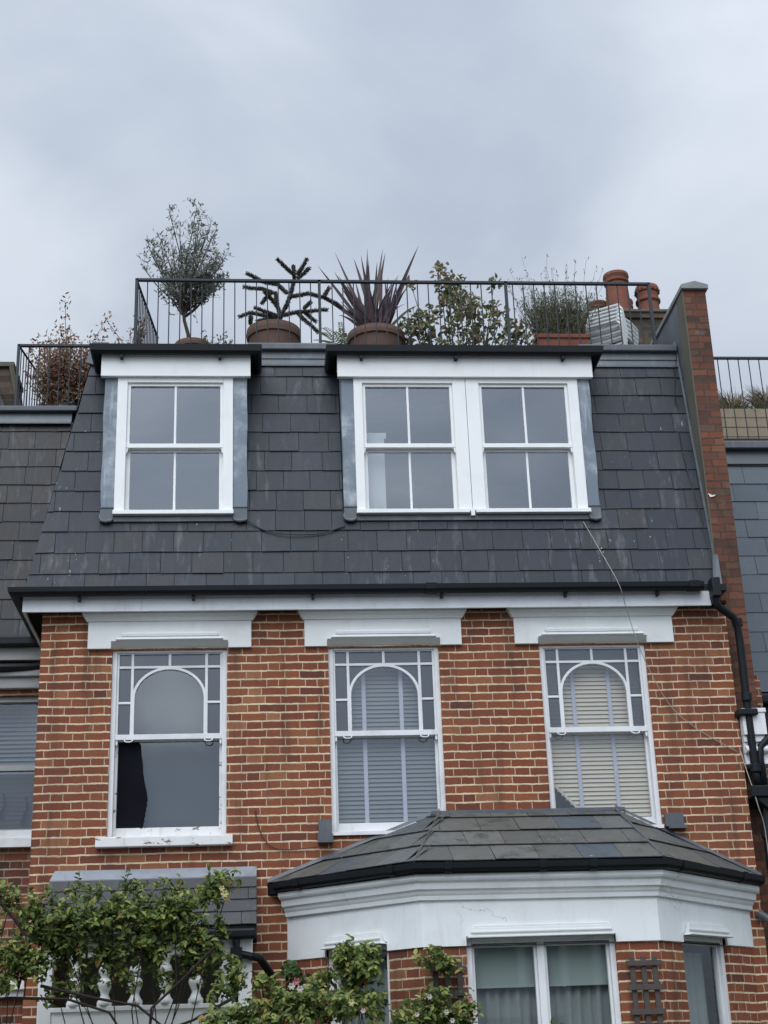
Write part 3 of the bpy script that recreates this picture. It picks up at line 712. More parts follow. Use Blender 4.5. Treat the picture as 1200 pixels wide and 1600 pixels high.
# one continuous render band: front skin mitred round the corners
bf = MB()
def bandT(P, Q): return cant_T(P, Q)
import itertools
off = .022
def offpath(path, o_):
    m_ = MB(); m_.sweep(path, [(o_, 0), (o_, 1), (o_-.001, .5)]); return [m_.v[i*3][:2] for i in range(len(path))]
outp = offpath(BP, off)
outp[0] = (outp[0][0], 0.0); outp[3] = (outp[3][0], 0.0)
for i in range(3):
    T, L = cant_T(outp[i], outp[i+1]); sh = (L-math.dist(BP[i], BP[i+1]))/2
    o0, o1 = ops[i][0]+sh, ops[i][1]+sh
    bf.prism([(0, ZP), (o0, ZP), (o0, ZP+.07), (o1, ZP+.07), (o1, ZP), (L, ZP), (L, 2.93), (0, 2.93)], 0, .02, T)
bf.build('bay_render_band', M['render'], house)
SAG = [0, 0, -.012, -.05]           # the old bay has settled a little at its right end
mb = MB(); mb.sweep(BP, [(.0, 2.9159), (.030, 2.8950), (.045, 2.9002), (.05, 2.9315), (.062, 2.9471), (.07, 2.9680), (.09, 2.9784), (.095, 3.0045), (.10, 3.0254), (.125, 3.0410), (.135, 3.0567), (.135, 3.0880), (.0, 3.0880)], zo=SAG)
mb.build('bay_cornice', M['render'], house)
mb = MB(); gb_ = [(.095, 3.1668), (.10, 3.1238), (.12, 3.1023), (.15, 3.0920), (.18, 3.1023), (.2, 3.1238), (.205, 3.1694), (.197, 3.1694), (.15, 3.1066), (.103, 3.1668)]
gpath = [(.12, .0), (1.24-.0, -.95), (3.10, -.95), (4.20, .0)]
mb.sweep(BP, gb_, zo=SAG); bg_ = mb.build('bay_gutter', M['gutter'], house)
for (i, u) in ((0, .25), (0, 1.25), (1, .2), (1, .95), (1, 1.35), (2, .18), (2, 1.1)):
    dzz = SAG[i]+(SAG[i+1]-SAG[i])*u/math.dist(BP[i], BP[i+1])
    T, L = cant_T(BP[i], BP[i+1]); k = MB()
    k.sweep([T(u-.03, 0, 0)[:2], T(u+.03, 0, 0)[:2]], [(o_+(.008 if o_ > .15 else -.004), z+dzz-(.007 if z < 3.14 else -.004)) for o_, z in gb_]); k.build('gutter_joint', M['gutter'], bg_)
# bay roof facets
eo = offpath(BP, .165); eo[0] = (.04, 0.0); eo[3] = (4.30, 0.0)
ZE = 3.172
E0, E1, E2, E3 = [Vector((p[0], p[1], ZE+q)) for p, q in zip(eo, (0, 0, -.012, -.05))]
T1, T2 = Vector((1.53, -.01, 3.735)), Vector((3.07, -.01, 3.735))
mb = MB()
slates(mb, E1, E2, T2, T1, .36, .335, seed=11, lift=.02)
def tri_facet(mb, A, B, C, D, seed):
    slates(mb, A, B, C, D, .36, .30, seed=seed, lift=.02)
tri_facet(mb, E0, E1, T1, E0+(T1-E0)*.999, 12)
tri_facet(mb, E2, E3, E3+(T2-E3)*.999, T2, 13)
mb.build('bay_slates', M['slate_bay'], house)
mb = MB(); dn = Vector((0, .006, -.01))
mb.add([E0+dn, E1+dn, E2+dn, E3+dn, T1+dn, T2+dn], [(0, 1, 4), (1, 2, 5, 4), (2, 3, 5)])
mb.add([Vector((E.x, E.y, 3.085)) for E in (E0, E1, E2, E3)]+[E0, E1, E2, E3], [(0, 1, 5, 4), (1, 2, 6, 5), (2, 3, 7, 6), (3, 2, 1, 0)])
mb.build('bay_roof_deck', M['felt'], house)
mb = MB()
up = Vector((0, -.006, .012))
mb.tube([T1+up, E1+up], [.011, .010], 6); mb.build('hip_fillet', M['slate_bay'], house)
mb = MB(); mb.tube([T2+up, E2+up], [.011, .010], 6); mb.build('hip_fillet', M['slate_bay'], house)
mb = MB(); mb.box(1.45, 3.15, 3.72, 3.752, -.045, -.003)
for s_, P, Q in ((1, T1, E0), (1, T2, E3)):
    d = Q-P
    for i in range(6):
        p0 = P+d*(i/6); p1 = P+d*((i+1)/6); mb.add([(p0.x, -.028, p0.z+.012), (p1.x, -.028, p1.z+.012), (p1.x, -.006, p1.z+.045), (p0.x, -.006, p0.z+.045)], [(0, 1, 2, 3) if Q.x > P.x else (3, 2, 1, 0)])
mb.box(.48, .592, 3.56, 3.70, -.05, -.004); mb.box(.47, .60, 3.50, 3.57, -.09, -.004)
mb.box(3.50, 3.66, 3.575, 3.69, -.05, -.004); mb.box(3.52, 3.68, 3.555, 3.575, -.07, -.004)
mb.build('bay_flashing', M['lead_dark'], house)
# bay windows
for i in range(3):
    T, L = cant_T(BP[i], BP[i+1]); a, b = ops[i]; zt = ZP+.055
    f = MB(); f.box(a, a+.045, .75, zt, .03, .12, T); f.box(b-.045, b, .75, zt, .03, .12, T); f.box(a+.045, b-.045, zt-.04, zt, .03, .12, T)
    if i == 1: f.box((a+b)/2-.032, (a+b)/2+.026, .75, zt-.04, .035, .115, T)
    f.box(a+.045, b-.045, 1.7, 1.74, .055, .115, T) if False else None
    win = f.build('bay_window', M['old_white'], house, bevel=.004)
    s = MB()
    spans = [(a+.045, (a+b)/2-.032), ((a+b)/2+.026, b-.045)] if i == 1 else [(a+.045, b-.045)]
    gl = MB()
    for p, q in spans:
        s.box(p, p+.022, .75, zt-.04, .06, .1, T); s.box(q-.022, q, .75, zt-.04, .06, .1, T); s.box(p+.022, q-.022, zt-.065, zt-.04, .06, .1, T)
        gl.add([T(p, .75, .08), T(q, .75, .08), T(q, zt-.05, .08), T(p, zt-.05, .08)], [(0, 1, 2, 3)])
    s.build('sash', M['old_white'], win, bevel=.003); gl.build('glass', M['old_glass'], win)
    h = MB(); h.box(a-.0, b+.0, zt, zt+.03, -.0, .1, T)
    h.prism([(a+.02, zt+.012), (a+.045, zt+.078), (b-.045, zt+.078), (b-.02, zt+.012)], -.055, -.023, T)
    h.prism([(a+.005, zt-.002), (a+.02, zt+.014), (b-.02, zt+.014), (b-.005, zt-.002)], -.085, -.0, T)
    h.prism([(a+.035, zt+.034), (a+.035, zt+.05), (b-.035, zt+.05), (b-.035, zt+.034)], -.072, -.023, T)
    h.prism([(a+.05, zt+.078), (a+.065, zt+.095), (b-.065, zt+.095), (b-.05, zt+.078)], -.045, -.023, T)
    h.build('hood', M['frieze'], win, bevel=.004)
    c = MB(); n = 46 if i == 1 else 18; ztc = 2.24 if i == 1 else 2.5
    top = [T(a+.03+(b-a-.06)*k/n, ztc, .22+.022*math.sin(k*1.9)+.008*math.sin(k*.7)) for k in range(n+1)]
    bot = [T(a+.03+(b-a-.06)*k/n, .8, .22+.03*math.sin(k*1.9)+.008*math.sin(k*.7)) for k in range(n+1)]
    c.add(top+bot, [(k, n+1+k, n+2+k, k+1) for k in range(n)]); c.build('net_curtain', M['net'], win, smooth=True)
    if i == 1:
        c = MB(); c.add([T(a+.03, 2.24, .15), T(b-.03, 2.24, .15), T(b-.03, 2.55, .15), T(a+.03, 2.55, .15)], [(0, 1, 2, 3)]); c.build('roller_blind', M['bay_blind'], win)
# ceiling of the bay interior
mb = MB(); mb.add([(.3, 0, 2.62), (1.26, -.86, 2.62), (3.08, -.86, 2.62), (4.05, 0, 2.62)], [(0, 1, 2, 3)]); mb.build('bay_ceiling', M['wall_in'], house)

# ------------------------------------------------------------------ porch
PL, PR_, PY = -1.76, -.05, -.75
mb = MB(); slates(mb, (PL, PY, 2.775), (PR_, PY, 2.775), (PR_, -.01, 3.27), (PL, -.01, 3.27), .205, .40, seed=21, lift=.014); mb.build('porch_slates', M['slate_porch'] if 'slate_porch' in M else M['slate_bay'], house)
mb = MB(); mb.add([(PL, PY, 2.765), (PR_, PY, 2.765), (PR_, 0, 3.265), (PL, 0, 3.265), (PL, PY, 2.70), (PR_, PY, 2.70), (PR_, 0, 2.70), (PL, 0, 2.70)], [(0, 1, 2, 3), (4, 5, 1, 0), (5, 6, 2, 1), (7, 4, 0, 3), (7, 6, 5, 4)]); mb.build('porch_roof_deck', M['felt'], house)
mb = MB(); mb.add([(PL, -.085, 3.238), (PR_, -.085, 3.238), (PR_, -.004, 3.325), (PL+.03, -.004, 3.325), (PL, -.085, 3.228), (PR_, -.085, 3.228)], [(0, 1, 2, 3), (4, 5, 1, 0)]); mb.build('porch_flashing', M['lead_flash'], house)
mb = MB(); mb.box(PL+.0, PR_-.0, 2.665, 2.745, PY-.09, PY-.005); mb.build('porch_gutter', M['gutter'], house, bevel=.02)
mb = MB(); mb.box(PL+.05, PR_-.03, 2.565, 2.66, PY+.01, PY+.10); mb.box(PL+.05, PR_-.03, 2.655, 2.70, PY-.01, PY+.12); mb.build('porch_beam', M['white'], house, bevel=.004)
for x in (PL+.04, -.19):
    mb = MB(); mb.box(x, x+.105, 0, 2.565, PY+.01, PY+.105); mb.box(x-.012, x+.117, 2.54, 2.565, PY-.0, PY+.115); mb.build('porch_post', M['white'], house, bevel=.005)
mb = MB(); mb.box(PL+.145, -.19, 2.03, 2.17, PY+.02, PY+.09); mb.box(PL+.145, -.19, 2.165, 2.20, PY+.005, PY+.105); mb.build('porch_rail', M['white'], house, bevel=.004)
def baluster_mb(x):
    b = MB(); b.lathe((x, PY+.055, 2.20), [(.058, 0), (.058, .035), (.046, .05), (.03, .085), (.036, .11), (.054, .145), (.058, .17), (.05, .195), (.028, .215), (.042, .235), (.052, .255), (.044, .285), (.026, .31), (.034, .33), (.044, .345), (.05, .365)], 14); return b
b0 = baluster_mb(-1.45).build('baluster', M['white'], house, smooth=True)
for i in range(1, 6):
    c = b0.copy(); COL.objects.link(c); c.parent = house; c.location.x = i*.2325
# front door at the back of the recessed porch
mb = MB(); holed_wall(mb, -1.93, .1, 0, 2.84, [(-1.4, -.45, .05, 2.2)], 1.2, 1.3); mb.build('porch_back_wall', M['wall_in'], house)
mb = MB(); mb.box(.02, .10, 0, 2.84, .31, 1.2); mb.build('porch_side_wall', M['wall_in'], house)
mb = MB(); mb.box(-1.4, -.45, .05, 2.2, 1.22, 1.27)
for zz in (.25, 1.2):
    for xx in (-1.28, -.88): mb.box(xx, xx+.3, zz, zz+.75, 1.205, 1.22)
fd = mb.build('front_door', M['door'], house, bevel=.004)
mb = MB(); mb.box(-.55, -.52, 1.1, 1.18, 1.17, 1.22); mb.build('handle', M['white'], fd)

# porch downpipe swan neck in the dark gap beside the bay
mb = MB(); mb.tube([(-.21, -.80, 2.66), (-.20, -.80, 2.56), (-.10, -.79, 2.535), (-.02, -.72, 2.52), (.06, -.5, 2.42), (.10, -.25, 2.25), (.11, -.1, 2.0), (.11, -.07, .1)], .032, 10)
mb.box(-.25, -.16, 2.50, 2.60, -.85, -.76); mb.build('drainpipe', M['gutter'], house, smooth=False)

# main downpipe at the right end
mb = MB(); mb.tube([(4.13, -.21, 5.70), (4.13, -.20, 5.56), (4.16, -.18, 5.52), (4.30, -.12, 5.44), (4.335, -.10, 5.38), (4.345, -.085, 5.2), (4.345, -.07, 4.62), (4.345, -.07, 4.0), (4.36, -.07, 3.9)], .036, 10)
dp = mb.build('drainpipe', M['gutter'], house, smooth=True)
for z in (5.36, 4.66, 4.02):
    mb = MB(); mb.lathe((4.345, -.08, z), [(.038, 0), (.047, .008), (.047, .07), (.038, .078)], 14); mb.build('collar', M['gutter'], dp)
mb = MB(); mb.box(4.24, 4.42, 4.53, 4.59, -.13, .13); mb.build('hopper', M['gutter'], dp, bevel=.012)
mb = MB(); mb.box(4.09, 4.17, 5.60, 5.78, -.275, -.15); mb.build('outlet', M['gutter'], dp, bevel=.008)
# corbel
mb = MB(); mb.box(4.28, 4.50, 4.10, 4.13, -.05, .15)
for z0, z1, o_ in ((4.13, 4.20, -.02), (4.20, 4.30, -.035), (4.30, 4.36, -.055), (4.36, 4.58, -.08)): mb.box(4.285, 4.495, z0, z1, o_, .148)
mb.tube([(4.288, -.045, 4.235), (4.492, -.045, 4.235)], .035, 12)
mb.box(4.275, 4.505, 4.56, 4.60, -.09, .148)
mb.build('corbel', M['old_white'], house, bevel=.006)

# ------------------------------------------------------------------ party wall
pw = thing('party_wall', (4.4, .15, 0), 'tall narrow brick party wall with stone coping rising between the slate roofs', 'wall')
mb = MB(); mb.box(4.29, 4.52, 0, 9.0, .15, 9); mb.build('brickwork', M['party_brick'], pw, uv=True)
mb = MB(); mb.add([(4.286, .148, 5.8), (4.286, .16, 5.8), (4.286, .16, 8.99), (4.286, .148, 8.99)], [(3, 2, 1, 0)]); mb.box(4.278, 4.29, 5.86, 8.99, .146, .37); mb.build('cement_edge', M['cement'], pw)
mb = MB(); mb.box(4.284, 4.290, 5.8, 8.99, .37, 7); mb.build('dark_side_sheet', M['slate_dark'] if 'slate_dark' in M else M['lead_dark'], pw)  # thin dark sheet along the side face, behind the cement strip
mb = MB(); mb.prism([(4.265, 8.995), (4.545, 8.995), (4.545, 9.045), (4.41, 9.085), (4.265, 9.045)], .11, 9); mb.build('coping', M['stone'], pw, bevel=.006)
mb = MB()
for i in range(12):
    z0 = 5.8+i*.235; y = roofY(z0); mb.add([(4.262, y-.02, z0), (4.262, roofY(z0+.235)-.02, z0+.235), (4.277, roofY(z0+.235)-.040, z0+.235), (4.277, y-.046, z0)], [(0, 1, 2, 3)])
mb.add([(4.20, .05, 5.78), (4.285, .02, 5.78), (4.285, .06, 6.12), (4.25, .10, 6.12)], [(0, 1, 2, 3)])
mb.build('lead_soakers', M['lead_grey'], pw)
mb = MB(); mb.prism([(4.29, 6.765), (4.33, 6.745), (4.37, 6.75), (4.34, 6.73), (4.31, 6.725)], .138, .149); mb.build('mortar_chip', M['frieze'], pw)

# ------------------------------------------------------------------ left neighbour
nl = thing('terraced_house', (-5, 1.3, 0), 'recessed brick house at the far left with dark streaked slate roof and blind-covered window', 'house')
NY = 1.3
def nroofY(z): return NY+.0+kS*(z-5.7)
NT_ = 8.24
mb = MB(); holed_wall(mb, -8, -1.95, 0, 5.6, [(-3.2, -2.08, 3.78, 5.16), (-4.9, -3.9, 3.78, 5.16)], NY, NY+.28); mb.add([(-8, NY+.3, 0), (-1.95, NY+.3, 0), (-1.95, 9, 0), (-8, 9, 0), (-8, NY+.3, 5.6), (-1.95, NY+.3, 5.6), (-1.95, 9, 5.6), (-8, 9, 5.6)], [(2, 3, 7, 6), (3, 0, 4, 7), (4, 5, 6, 7)])
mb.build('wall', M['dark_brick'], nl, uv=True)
mb = MB(); slates(mb, (-8, nroofY(5.72), 5.72), (-1.9, nroofY(5.72), 5.72), (-1.9, nroofY(NT_), NT_), (-8, nroofY(NT_), NT_), .222, .27, seed=31); nr = mb.build('roof', M['slate_nb'], nl)
mb = MB(); mb.add([(-8, nroofY(5.6)+.02, 5.6), (-1.66, nroofY(5.6)+.02, 5.6), (-1.66, nroofY(8.35)+.02, 8.35), (-8, nroofY(8.35)+.02, 8.35), (-8, 9, 8.35), (-1.66, 9, 8.35)], [(0, 1, 2, 3), (3, 2, 5, 4)]); mb.build('roof_deck', M['felt'], nl)
mb = MB(); y = nroofY(8.3); mb.add([(-8, y-.06, 8.22), (-2.0, y-.06, 8.22), (-2.0, y+.0, 8.36), (-8, y+.0, 8.36)], [(0, 1, 2, 3)]); mb.box(-8, -2.0, 8.205, 8.22, y-.07, y-.05); mb.build('lead_flashing', M['lead_grey'], nl)
mb = MB(); mb.box(-8, -1.95, 8.36, 8.42, y-.06, y+.2); mb.build('roof_edge', M['lead_dark'], nl, bevel=.01)
mb = MB(); mb.box(-8, -1.96, 5.48, 5.60, NY-.14, NY-.001); mb.build('fascia', M['nb_white'], nl)
mb = MB(); mb.box(-8, -1.96, 5.60, 5.70, NY-.23, NY-.01); mb.build('gutter', M['gutter'], nl, bevel=.02)
mb = MB(); mb.box(-8, -1.96, 5.22, 5.33, NY-.06, NY-.002); mb.box(-8, -1.96, 5.33, 5.40, NY-.10, NY-.002); mb.build('string_course', M['nb_white'], nl, bevel=.01)
mb = MB(); mb.tube([(-3.4, NY-.09, 5.44), (-2.5, NY-.11, 5.41), (-2.2, NY-.08, 5.42), (-1.99, NY-.08, 5.45)], .045, 8); mb.build('black_pipe', M['gutter'], nl)
for (a, b) in ((-3.2, -2.08), (-4.9, -3.9)):
    mb = MB(); mb.box(a, a+.05, 3.78, 5.16, NY+.04, NY+.15); mb.box(b-.05, b, 3.78, 5.16, NY+.04, NY+.15); mb.box(a+.05, b-.05, 4.45, 4.50, NY+.05, NY+.12); mb.box(a+.05, b-.05, 3.78, 3.90, NY+.05, NY+.12); mb.box(a+.05, b-.05, 5.11, 5.16, NY+.04, NY+.12)
    w = mb.build('window', M['nb_white'], nl)
    mb = MB(); mb.box(a-.05, b+.05, 3.72, 3.80, NY-.07, NY+.04); mb.box(a-.03, b+.03, 3.80, 3.88, NY-.02, NY+.04); mb.build('sill', M['old_white'], w)
    mb = MB(); mb.add([(a+.04, NY+.09, 3.88), (b-.04, NY+.09, 3.88), (b-.04, NY+.09, 5.12), (a+.04, NY+.09, 5.12)], [(0, 1, 2, 3)]); mb.build('glass', M['old_glass'], w)
    mb = MB(); z = 5.08
    while z > 3.92:
        mb.add([(a+.06, NY+.22, z), (b-.06, NY+.22, z), (b-.06, NY+.242, z+.034), (a+.06, NY+.242, z+.034)], [(0, 1, 2, 3)]); z -= .042
    mb.build('venetian_blind', M['slat_grey'], w)
    mb = MB(); mb.box(a+.05, b-.05, 3.90, 4.44, NY+.18, NY+.19)
    for k in range(12): mb.box(a+.05, b-.05, 3.92+k*.043, 3.925+k*.043, NY+.172, NY+.18)
    mb.build('dark_blind', M['slat_dark'], w)
    for px_, pz_ in ((-2.24, 3.96), (-2.45, 4.0)):
        mb = MB(); mb.prism([(px_-.03, pz_), (px_+.02, pz_+.01), (px_+.03, pz_+.10), (px_+.045, pz_+.16), (px_+.02, pz_+.26), (px_+.005, pz_+.25), (px_+.02, pz_+.15), (px_-.01, pz_+.08)], NY+.14, NY+.142); mb.build('torn_paper', M['nb_white'], w)
mb = MB(); mb.box(-8, -1.96, 2.46, 2.54, NY-.14, NY-.002); mb.box(-8, -1.96, 2.40, 2.46, NY-.09, NY-.002); mb.build('ledge', M['old_white'], nl, bevel=.006)
# further parapet behind the left roof
mb = MB(); mb.box(-4.1, -2.62, 8.2, 9.02, 2.0, 2.3); 
pl = thing('parapet_wall', (-3.3, 2.0, 8.2), 'mossy tan parapet wall behind the railing at the far left edge', 'wall')
mb = MB(); mb.add([(-4.2, 2.0, 8.2), (-2.56, 2.0, 8.2), (-2.70, 2.0, 9.02), (-4.2, 2.0, 9.02), (-4.2, 2.6, 8.2), (-2.56, 2.6, 8.2), (-2.70, 2.6, 9.02), (-4.2, 2.6, 9.02)], [(0, 1, 2, 3), (1, 5, 6, 2), (4, 0, 3, 7), (5, 4, 7, 6)]); mb.build('brickwork', M['stock_brick'], pl, uv=True)
mb = MB(); mb.box(-4.2, -2.68, 9.02, 9.07, 1.96, 2.64); mb.tube([(-2.71, 1.98, 9.03), (-2.54, 1.98, 8.2)], .028, 6); mb.build('coping', M['cement'], pl)
mb = MB(); mb.prism([(-3.2, 8.9), (-2.86, 8.78), (-2.70, 8.42), (-3.2, 8.42)], 1.86, 1.97); pr = mb.build('gable_slates', M['slate_nb'], pl)

# ------------------------------------------------------------------ right neighbour
nr_ = thing('terraced_house', (8, 2, 0), 'house at the right edge with smooth blue-grey slate roof beyond the party wall', 'house')
RY = 2.0
def rroofY(z): return RY+.05+kS*(z-5.25)
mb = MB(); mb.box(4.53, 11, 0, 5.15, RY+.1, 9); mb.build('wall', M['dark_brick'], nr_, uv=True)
mb = MB(); slates(mb, (4.6, rroofY(5.27), 5.27), (11, rroofY(5.27), 5.27), (11, rroofY(8.1), 8.1), (4.6, rroofY(8.1), 8.1), .235, .42, seed=41, lift=.012); mb.build('roof', M['slate_blue'], nr_)
mb = MB(); mb.add([(4.53, rroofY(5.2)+.02, 5.2), (11, rroofY(5.2)+.02, 5.2), (11, rroofY(8.3)+.02, 8.3), (4.53, rroofY(8.3)+.02, 8.3), (4.53, 9, 8.3), (11, 9, 8.3)], [(0, 1, 2, 3), (3, 2, 5, 4)]); mb.build('roof_deck', M['felt'], nr_)
mb = MB(); y = rroofY(8.15); mb.add([(4.53, y-.04, 8.08), (11, y-.04, 8.08), (11, y+.0, 8.27), (4.53, y, 8.27)], [(0, 1, 2, 3)]); mb.box(4.53, 11, 8.07, 8.082, y-.05, y-.03); mb.build('lead_flashing', M['lead_dark'], nr_)
mb = MB(); mb.box(4.53, 11, 8.26, 8.35, y-.08, y+.2); mb.build('roof_edge', M['lead_dark'], nr_, bevel=.01)
mb = MB(); mb.box(4.9, 11, 5.10, 5.22, RY-.14, RY+.0); mb.build('gutter', M['gutter'], nr_, bevel=.03)
mb = MB(); mb.box(4.9, 11, 4.7, 5.10, RY-.05, RY+.09); mb.build('fascia', M['gutter'], nr_)
mb = MB()                                                       # crooked lead flashing beside the party wall
for i in range(8):
    z0 = 5.05+i*.4; z1 = z0+.42; mb.add([(4.53, rroofY(z0)-.05, z0), (4.66+.03*math.sin(i*2), rroofY(z0)-.03, z0), (4.66+.03*math.sin(i*2+2), rroofY(z1)-.03, z1), (4.53, rroofY(z1)-.05, z1)], [(0, 1, 2, 3)])
mb.build('side_flashing', M['lead_dark'], nr_)
# its rainwater pipes next to the main house
mb = MB(); mb.tube([(4.9, .0, 4.50), (4.62, -.04, 4.36), (4.50, -.05, 4.33), (4.42, -.06, 4.25), (4.405, -.06, 4.15), (4.41, -.06, 3.86)], .034, 10)
p2 = thing('drainpipe', (4.45, .05, 0), 'black cast-iron pipe and hopper head beside the right end of the facade, below the corbel', 'drainpipe')
mb.build('swan_neck', M['gutter'], p2, smooth=True)
mb = MB(); mb.box(4.27, 4.75, 3.80, 3.90, -.14, .12); mb.prism([(4.29, 3.80), (4.40, 3.70), (4.60, 3.70), (4.75, 3.80)], -.12, .1); mb.build('hopper', M['gutter'], p2, bevel=.01)
mb = MB(); mb.tube([(4.43, -.03, 3.75), (4.40, -.03, 3.55), (4.40, -.03, 0.1)], .045, 12)
for z in (3.45, 2.75): mb.lathe((4.40, -.03, z), [(.05, 0), (.058, .01), (.058, .09), (.05, .1)], 12)
mb.build('pipe', M['gutter'], p2, smooth=False)
mb = MB(); mb.tube([(4.22, -.04, 2.83), (4.36, -.08, 2.72), (4.6, -.1, 2.62)], .035, 10); mb.build('branch_pipe', M['lead_dark'], p2)
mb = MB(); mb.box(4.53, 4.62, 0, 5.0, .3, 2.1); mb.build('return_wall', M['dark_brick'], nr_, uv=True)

# ------------------------------------------------------------------ railings
def railing(name, p0, p1, z0, z1, sp, label, posts, ret=None, group=None, mid=None):
    r = thing(name, (p0[0], p0[1], z0), label, 'railing', group)
    d = Vector((p1[0]-p0[0], p1[1]-p0[1], 0)); L = d.length; d.normalize()
    pt = lambda s: (p0[0]+d.x*s, p0[1]+d.y*s)
    mb = MB(); mb.box(0, L, z1-.012, z1+.012, -.02, .02, lambda u, v, w: (p0[0]+d.x*u-d.y*w, p0[1]+d.y*u+d.x*w, v)); mb.box(0, L, z0+.04, z0+.055, -.015, .015, lambda u, v, w: (p0[0]+d.x*u-d.y*w, p0[1]+d.y*u+d.x*w, v))
    mb.build('rail', M['rail'], r)
    first = None
    n = int(L/sp)
    for i in range(1, n+1):
        s = i*sp
        if any(abs(s-q) < .04 for q in posts): continue
        x, y = pt(s)
        if first is None:
            mb = MB(); mb.tube([(x, y, z0+.055), (x, y, z1-.012)], .0065, 6); first = mb.build('baluster', M['rail'], r); fx, fy = x, y
        else:
            c = first.copy(); COL.objects.link(c); c.parent = r; c.location = (x-fx, y-fy, 0)
    for q in posts:
        x, y = pt(q); mb = MB(); mb.box(x-.014, x+.014, z0-.03, z1+.012, y-.02, y+.02); mb.build('post', M['rail'], r)
    if ret:
        mb = MB(); x1, y1 = ret
        mb.tube([(p0[0], p0[1], z1), (x1, y1, z1)], .013, 6); mb.tube([(p0[0], p0[1], z0+.05), (x1, y1, z0+.05)], .01, 6)
        mb.build('return_rail', M['rail'], r)
        dd = math.hypot(x1-p0[0], y1-p0[1]); k = max(2, int(dd/.085))
        for i in range(1, k+1):
            x, y = p0[0]+(x1-p0[0])*i/k, p0[1]+(y1-p0[1])*i/k
            c = first.copy(); COL.objects.link(c); c.parent = r; c.location = (x-fx, y-fy, 0)
    return r
railing('roof_railing', (-1.26, .68), (4.10, .68), 8.53, 9.365, .1115, 'long dark steel railing of thin upright bars round the roof terrace of the middle house', (0.0, 1.875, 3.83, 5.36), ret=(-1.13, 1.95))
railing('roof_railing', (-2.62, 1.85), (-1.72, 1.85), 8.40, 9.21, .1115, 'short lower railing at the left in front of the red-leaved shrub', (0.0,), ret=(-2.45, 2.9))
railing('roof_railing', (4.9, 2.55), (8, 2.55), 8.35, 9.45, .125, 'railing over the blue-grey roof at the right edge, in front of a timber planter', (0.0, 3.0))

# ------------------------------------------------------------------ roof terrace plants
def pot(parent, x, y, z, r, h, trough=None):
    mb = MB()
    if trough:
        mb.box(x-trough, x+trough, z, z+h, y-.13, y+.13); mb.box(x-trough-.015, x+trough+.015, z+h-.05, z+h, y-.145, y+.145)
        p = mb.build('pot', M['terracotta'], parent, bevel=.008)
        mb = MB(); mb.box(x-trough+.03, x+trough-.03, z+h, z+h+.01, y-.11, y+.11); mb.build('soil', M['soil'], parent)
    else:
        mb.lathe((x, y, z), [(r*.68, 0), (r*.74, h*.2), (r*.86, h*.55), (r*.93, h*.78), (r*.93, h*.80), (r*1.0, h*.81), (r*1.02, h*.9), (r*1.0, h), (r*.9, h), (r*.88, h*.9)], 32)
        p = mb.build('pot', M['pot'], parent, smooth=False)
        mb = MB(); mb.lathe((x, y, z), [(r*.9, h*.85), (r*.88, h*.92)], 20); mb.build('soil', M['soil'], parent)
def rv(a=1): return Vector((random.uniform(-a, a), random.uniform(-a, a), random.uniform(-a, a)))
def curve(p, d, L, n, wig, trop):
    pts = [p.copy()]; d = d.normalized()
    for i in range(n): d = (d+rv(wig)+Vector((0, 0, trop))).normalized(); p = p+d*L/n; pts.append(p.copy())
    return pts, d

ZD = 8.5
t = thing('potted_olive_tree', (-.77, 1.05, ZD), 'small silvery olive tree standing tallest behind the railing above the left dormer', 'tree')
pot(t, -.70, 1.1, ZD, .19, .33)
br = MB(); lf = MB()
random.seed(5)
trunk = [Vector(p) for p in ((-.735, 1.08, 8.8), (-.75, 1.07, 8.95), (-.79, 1.06, 9.1), (-.80, 1.05, 9.22))]
br.tube(trunk, [.022, .02, .018, .017], 7)
def crown_ok(p): 
    cx, cz = -.775, 9.86; rx = .50*(1.0 if p.z < 9.9 else max(.45, 1-(p.z-9.9)*.65)); rz = .70 if p.z > cz else .78
    return ((p.x-cx)/rx)**2+((p.y-1.05)/.42)**2+((p.z-cz)/rz)**2
for i in range(40):
    a = random.uniform(0, 2*math.pi); tilt = random.uniform(.05, 1.5)
    d = Vector((math.cos(a)*tilt, math.sin(a)*tilt*.9, 1)); s = trunk[2].lerp(trunk[3], random.uniform(.2, 1.2))
    Lb = random.uniform(.6, 1.4)*(1.0 if tilt < .5 else .72)
    pts, dd = curve(s, d, Lb, 9, .14, .05)
    k = len(pts)
    for j, p in enumerate(pts):
        if crown_ok(p) > 1.0 and j > 2: k = j; break
    pts = pts[:k]
    br.tube(pts, [.008*(1-.8*j/len(pts))+.0012 for j in range(len(pts))], 4)
    for j in range(3, len(pts)):
        for _ in range(3):
            s2, _d = curve(pts[j], rv(1)+Vector((0, 0, .55)), random.uniform(.08, .2), 3, .25, .15)
            if crown_ok(s2[-1]) > 1.12: continue
            br.tube(s2, .0018, 3)
            dens = 10 if s2[-1].z > 9.35 else 4
            cl = noise.noise(s2[-1]*5.0)
            if cl < -.10: dens = 3
            if crown_ok(s2[-1]) < .35: dens = 2
            for q in range(dens):
                pp = s2[random.randint(1, 3)]+rv(.012); lf.leaf(pp, rv(1)+Vector((0, 0, .6)), rv(1), random.uniform(.04, .062), .015)
lf.build('crown', M['olive_leaf'], t); br.build('trunk', M['bark'], t)

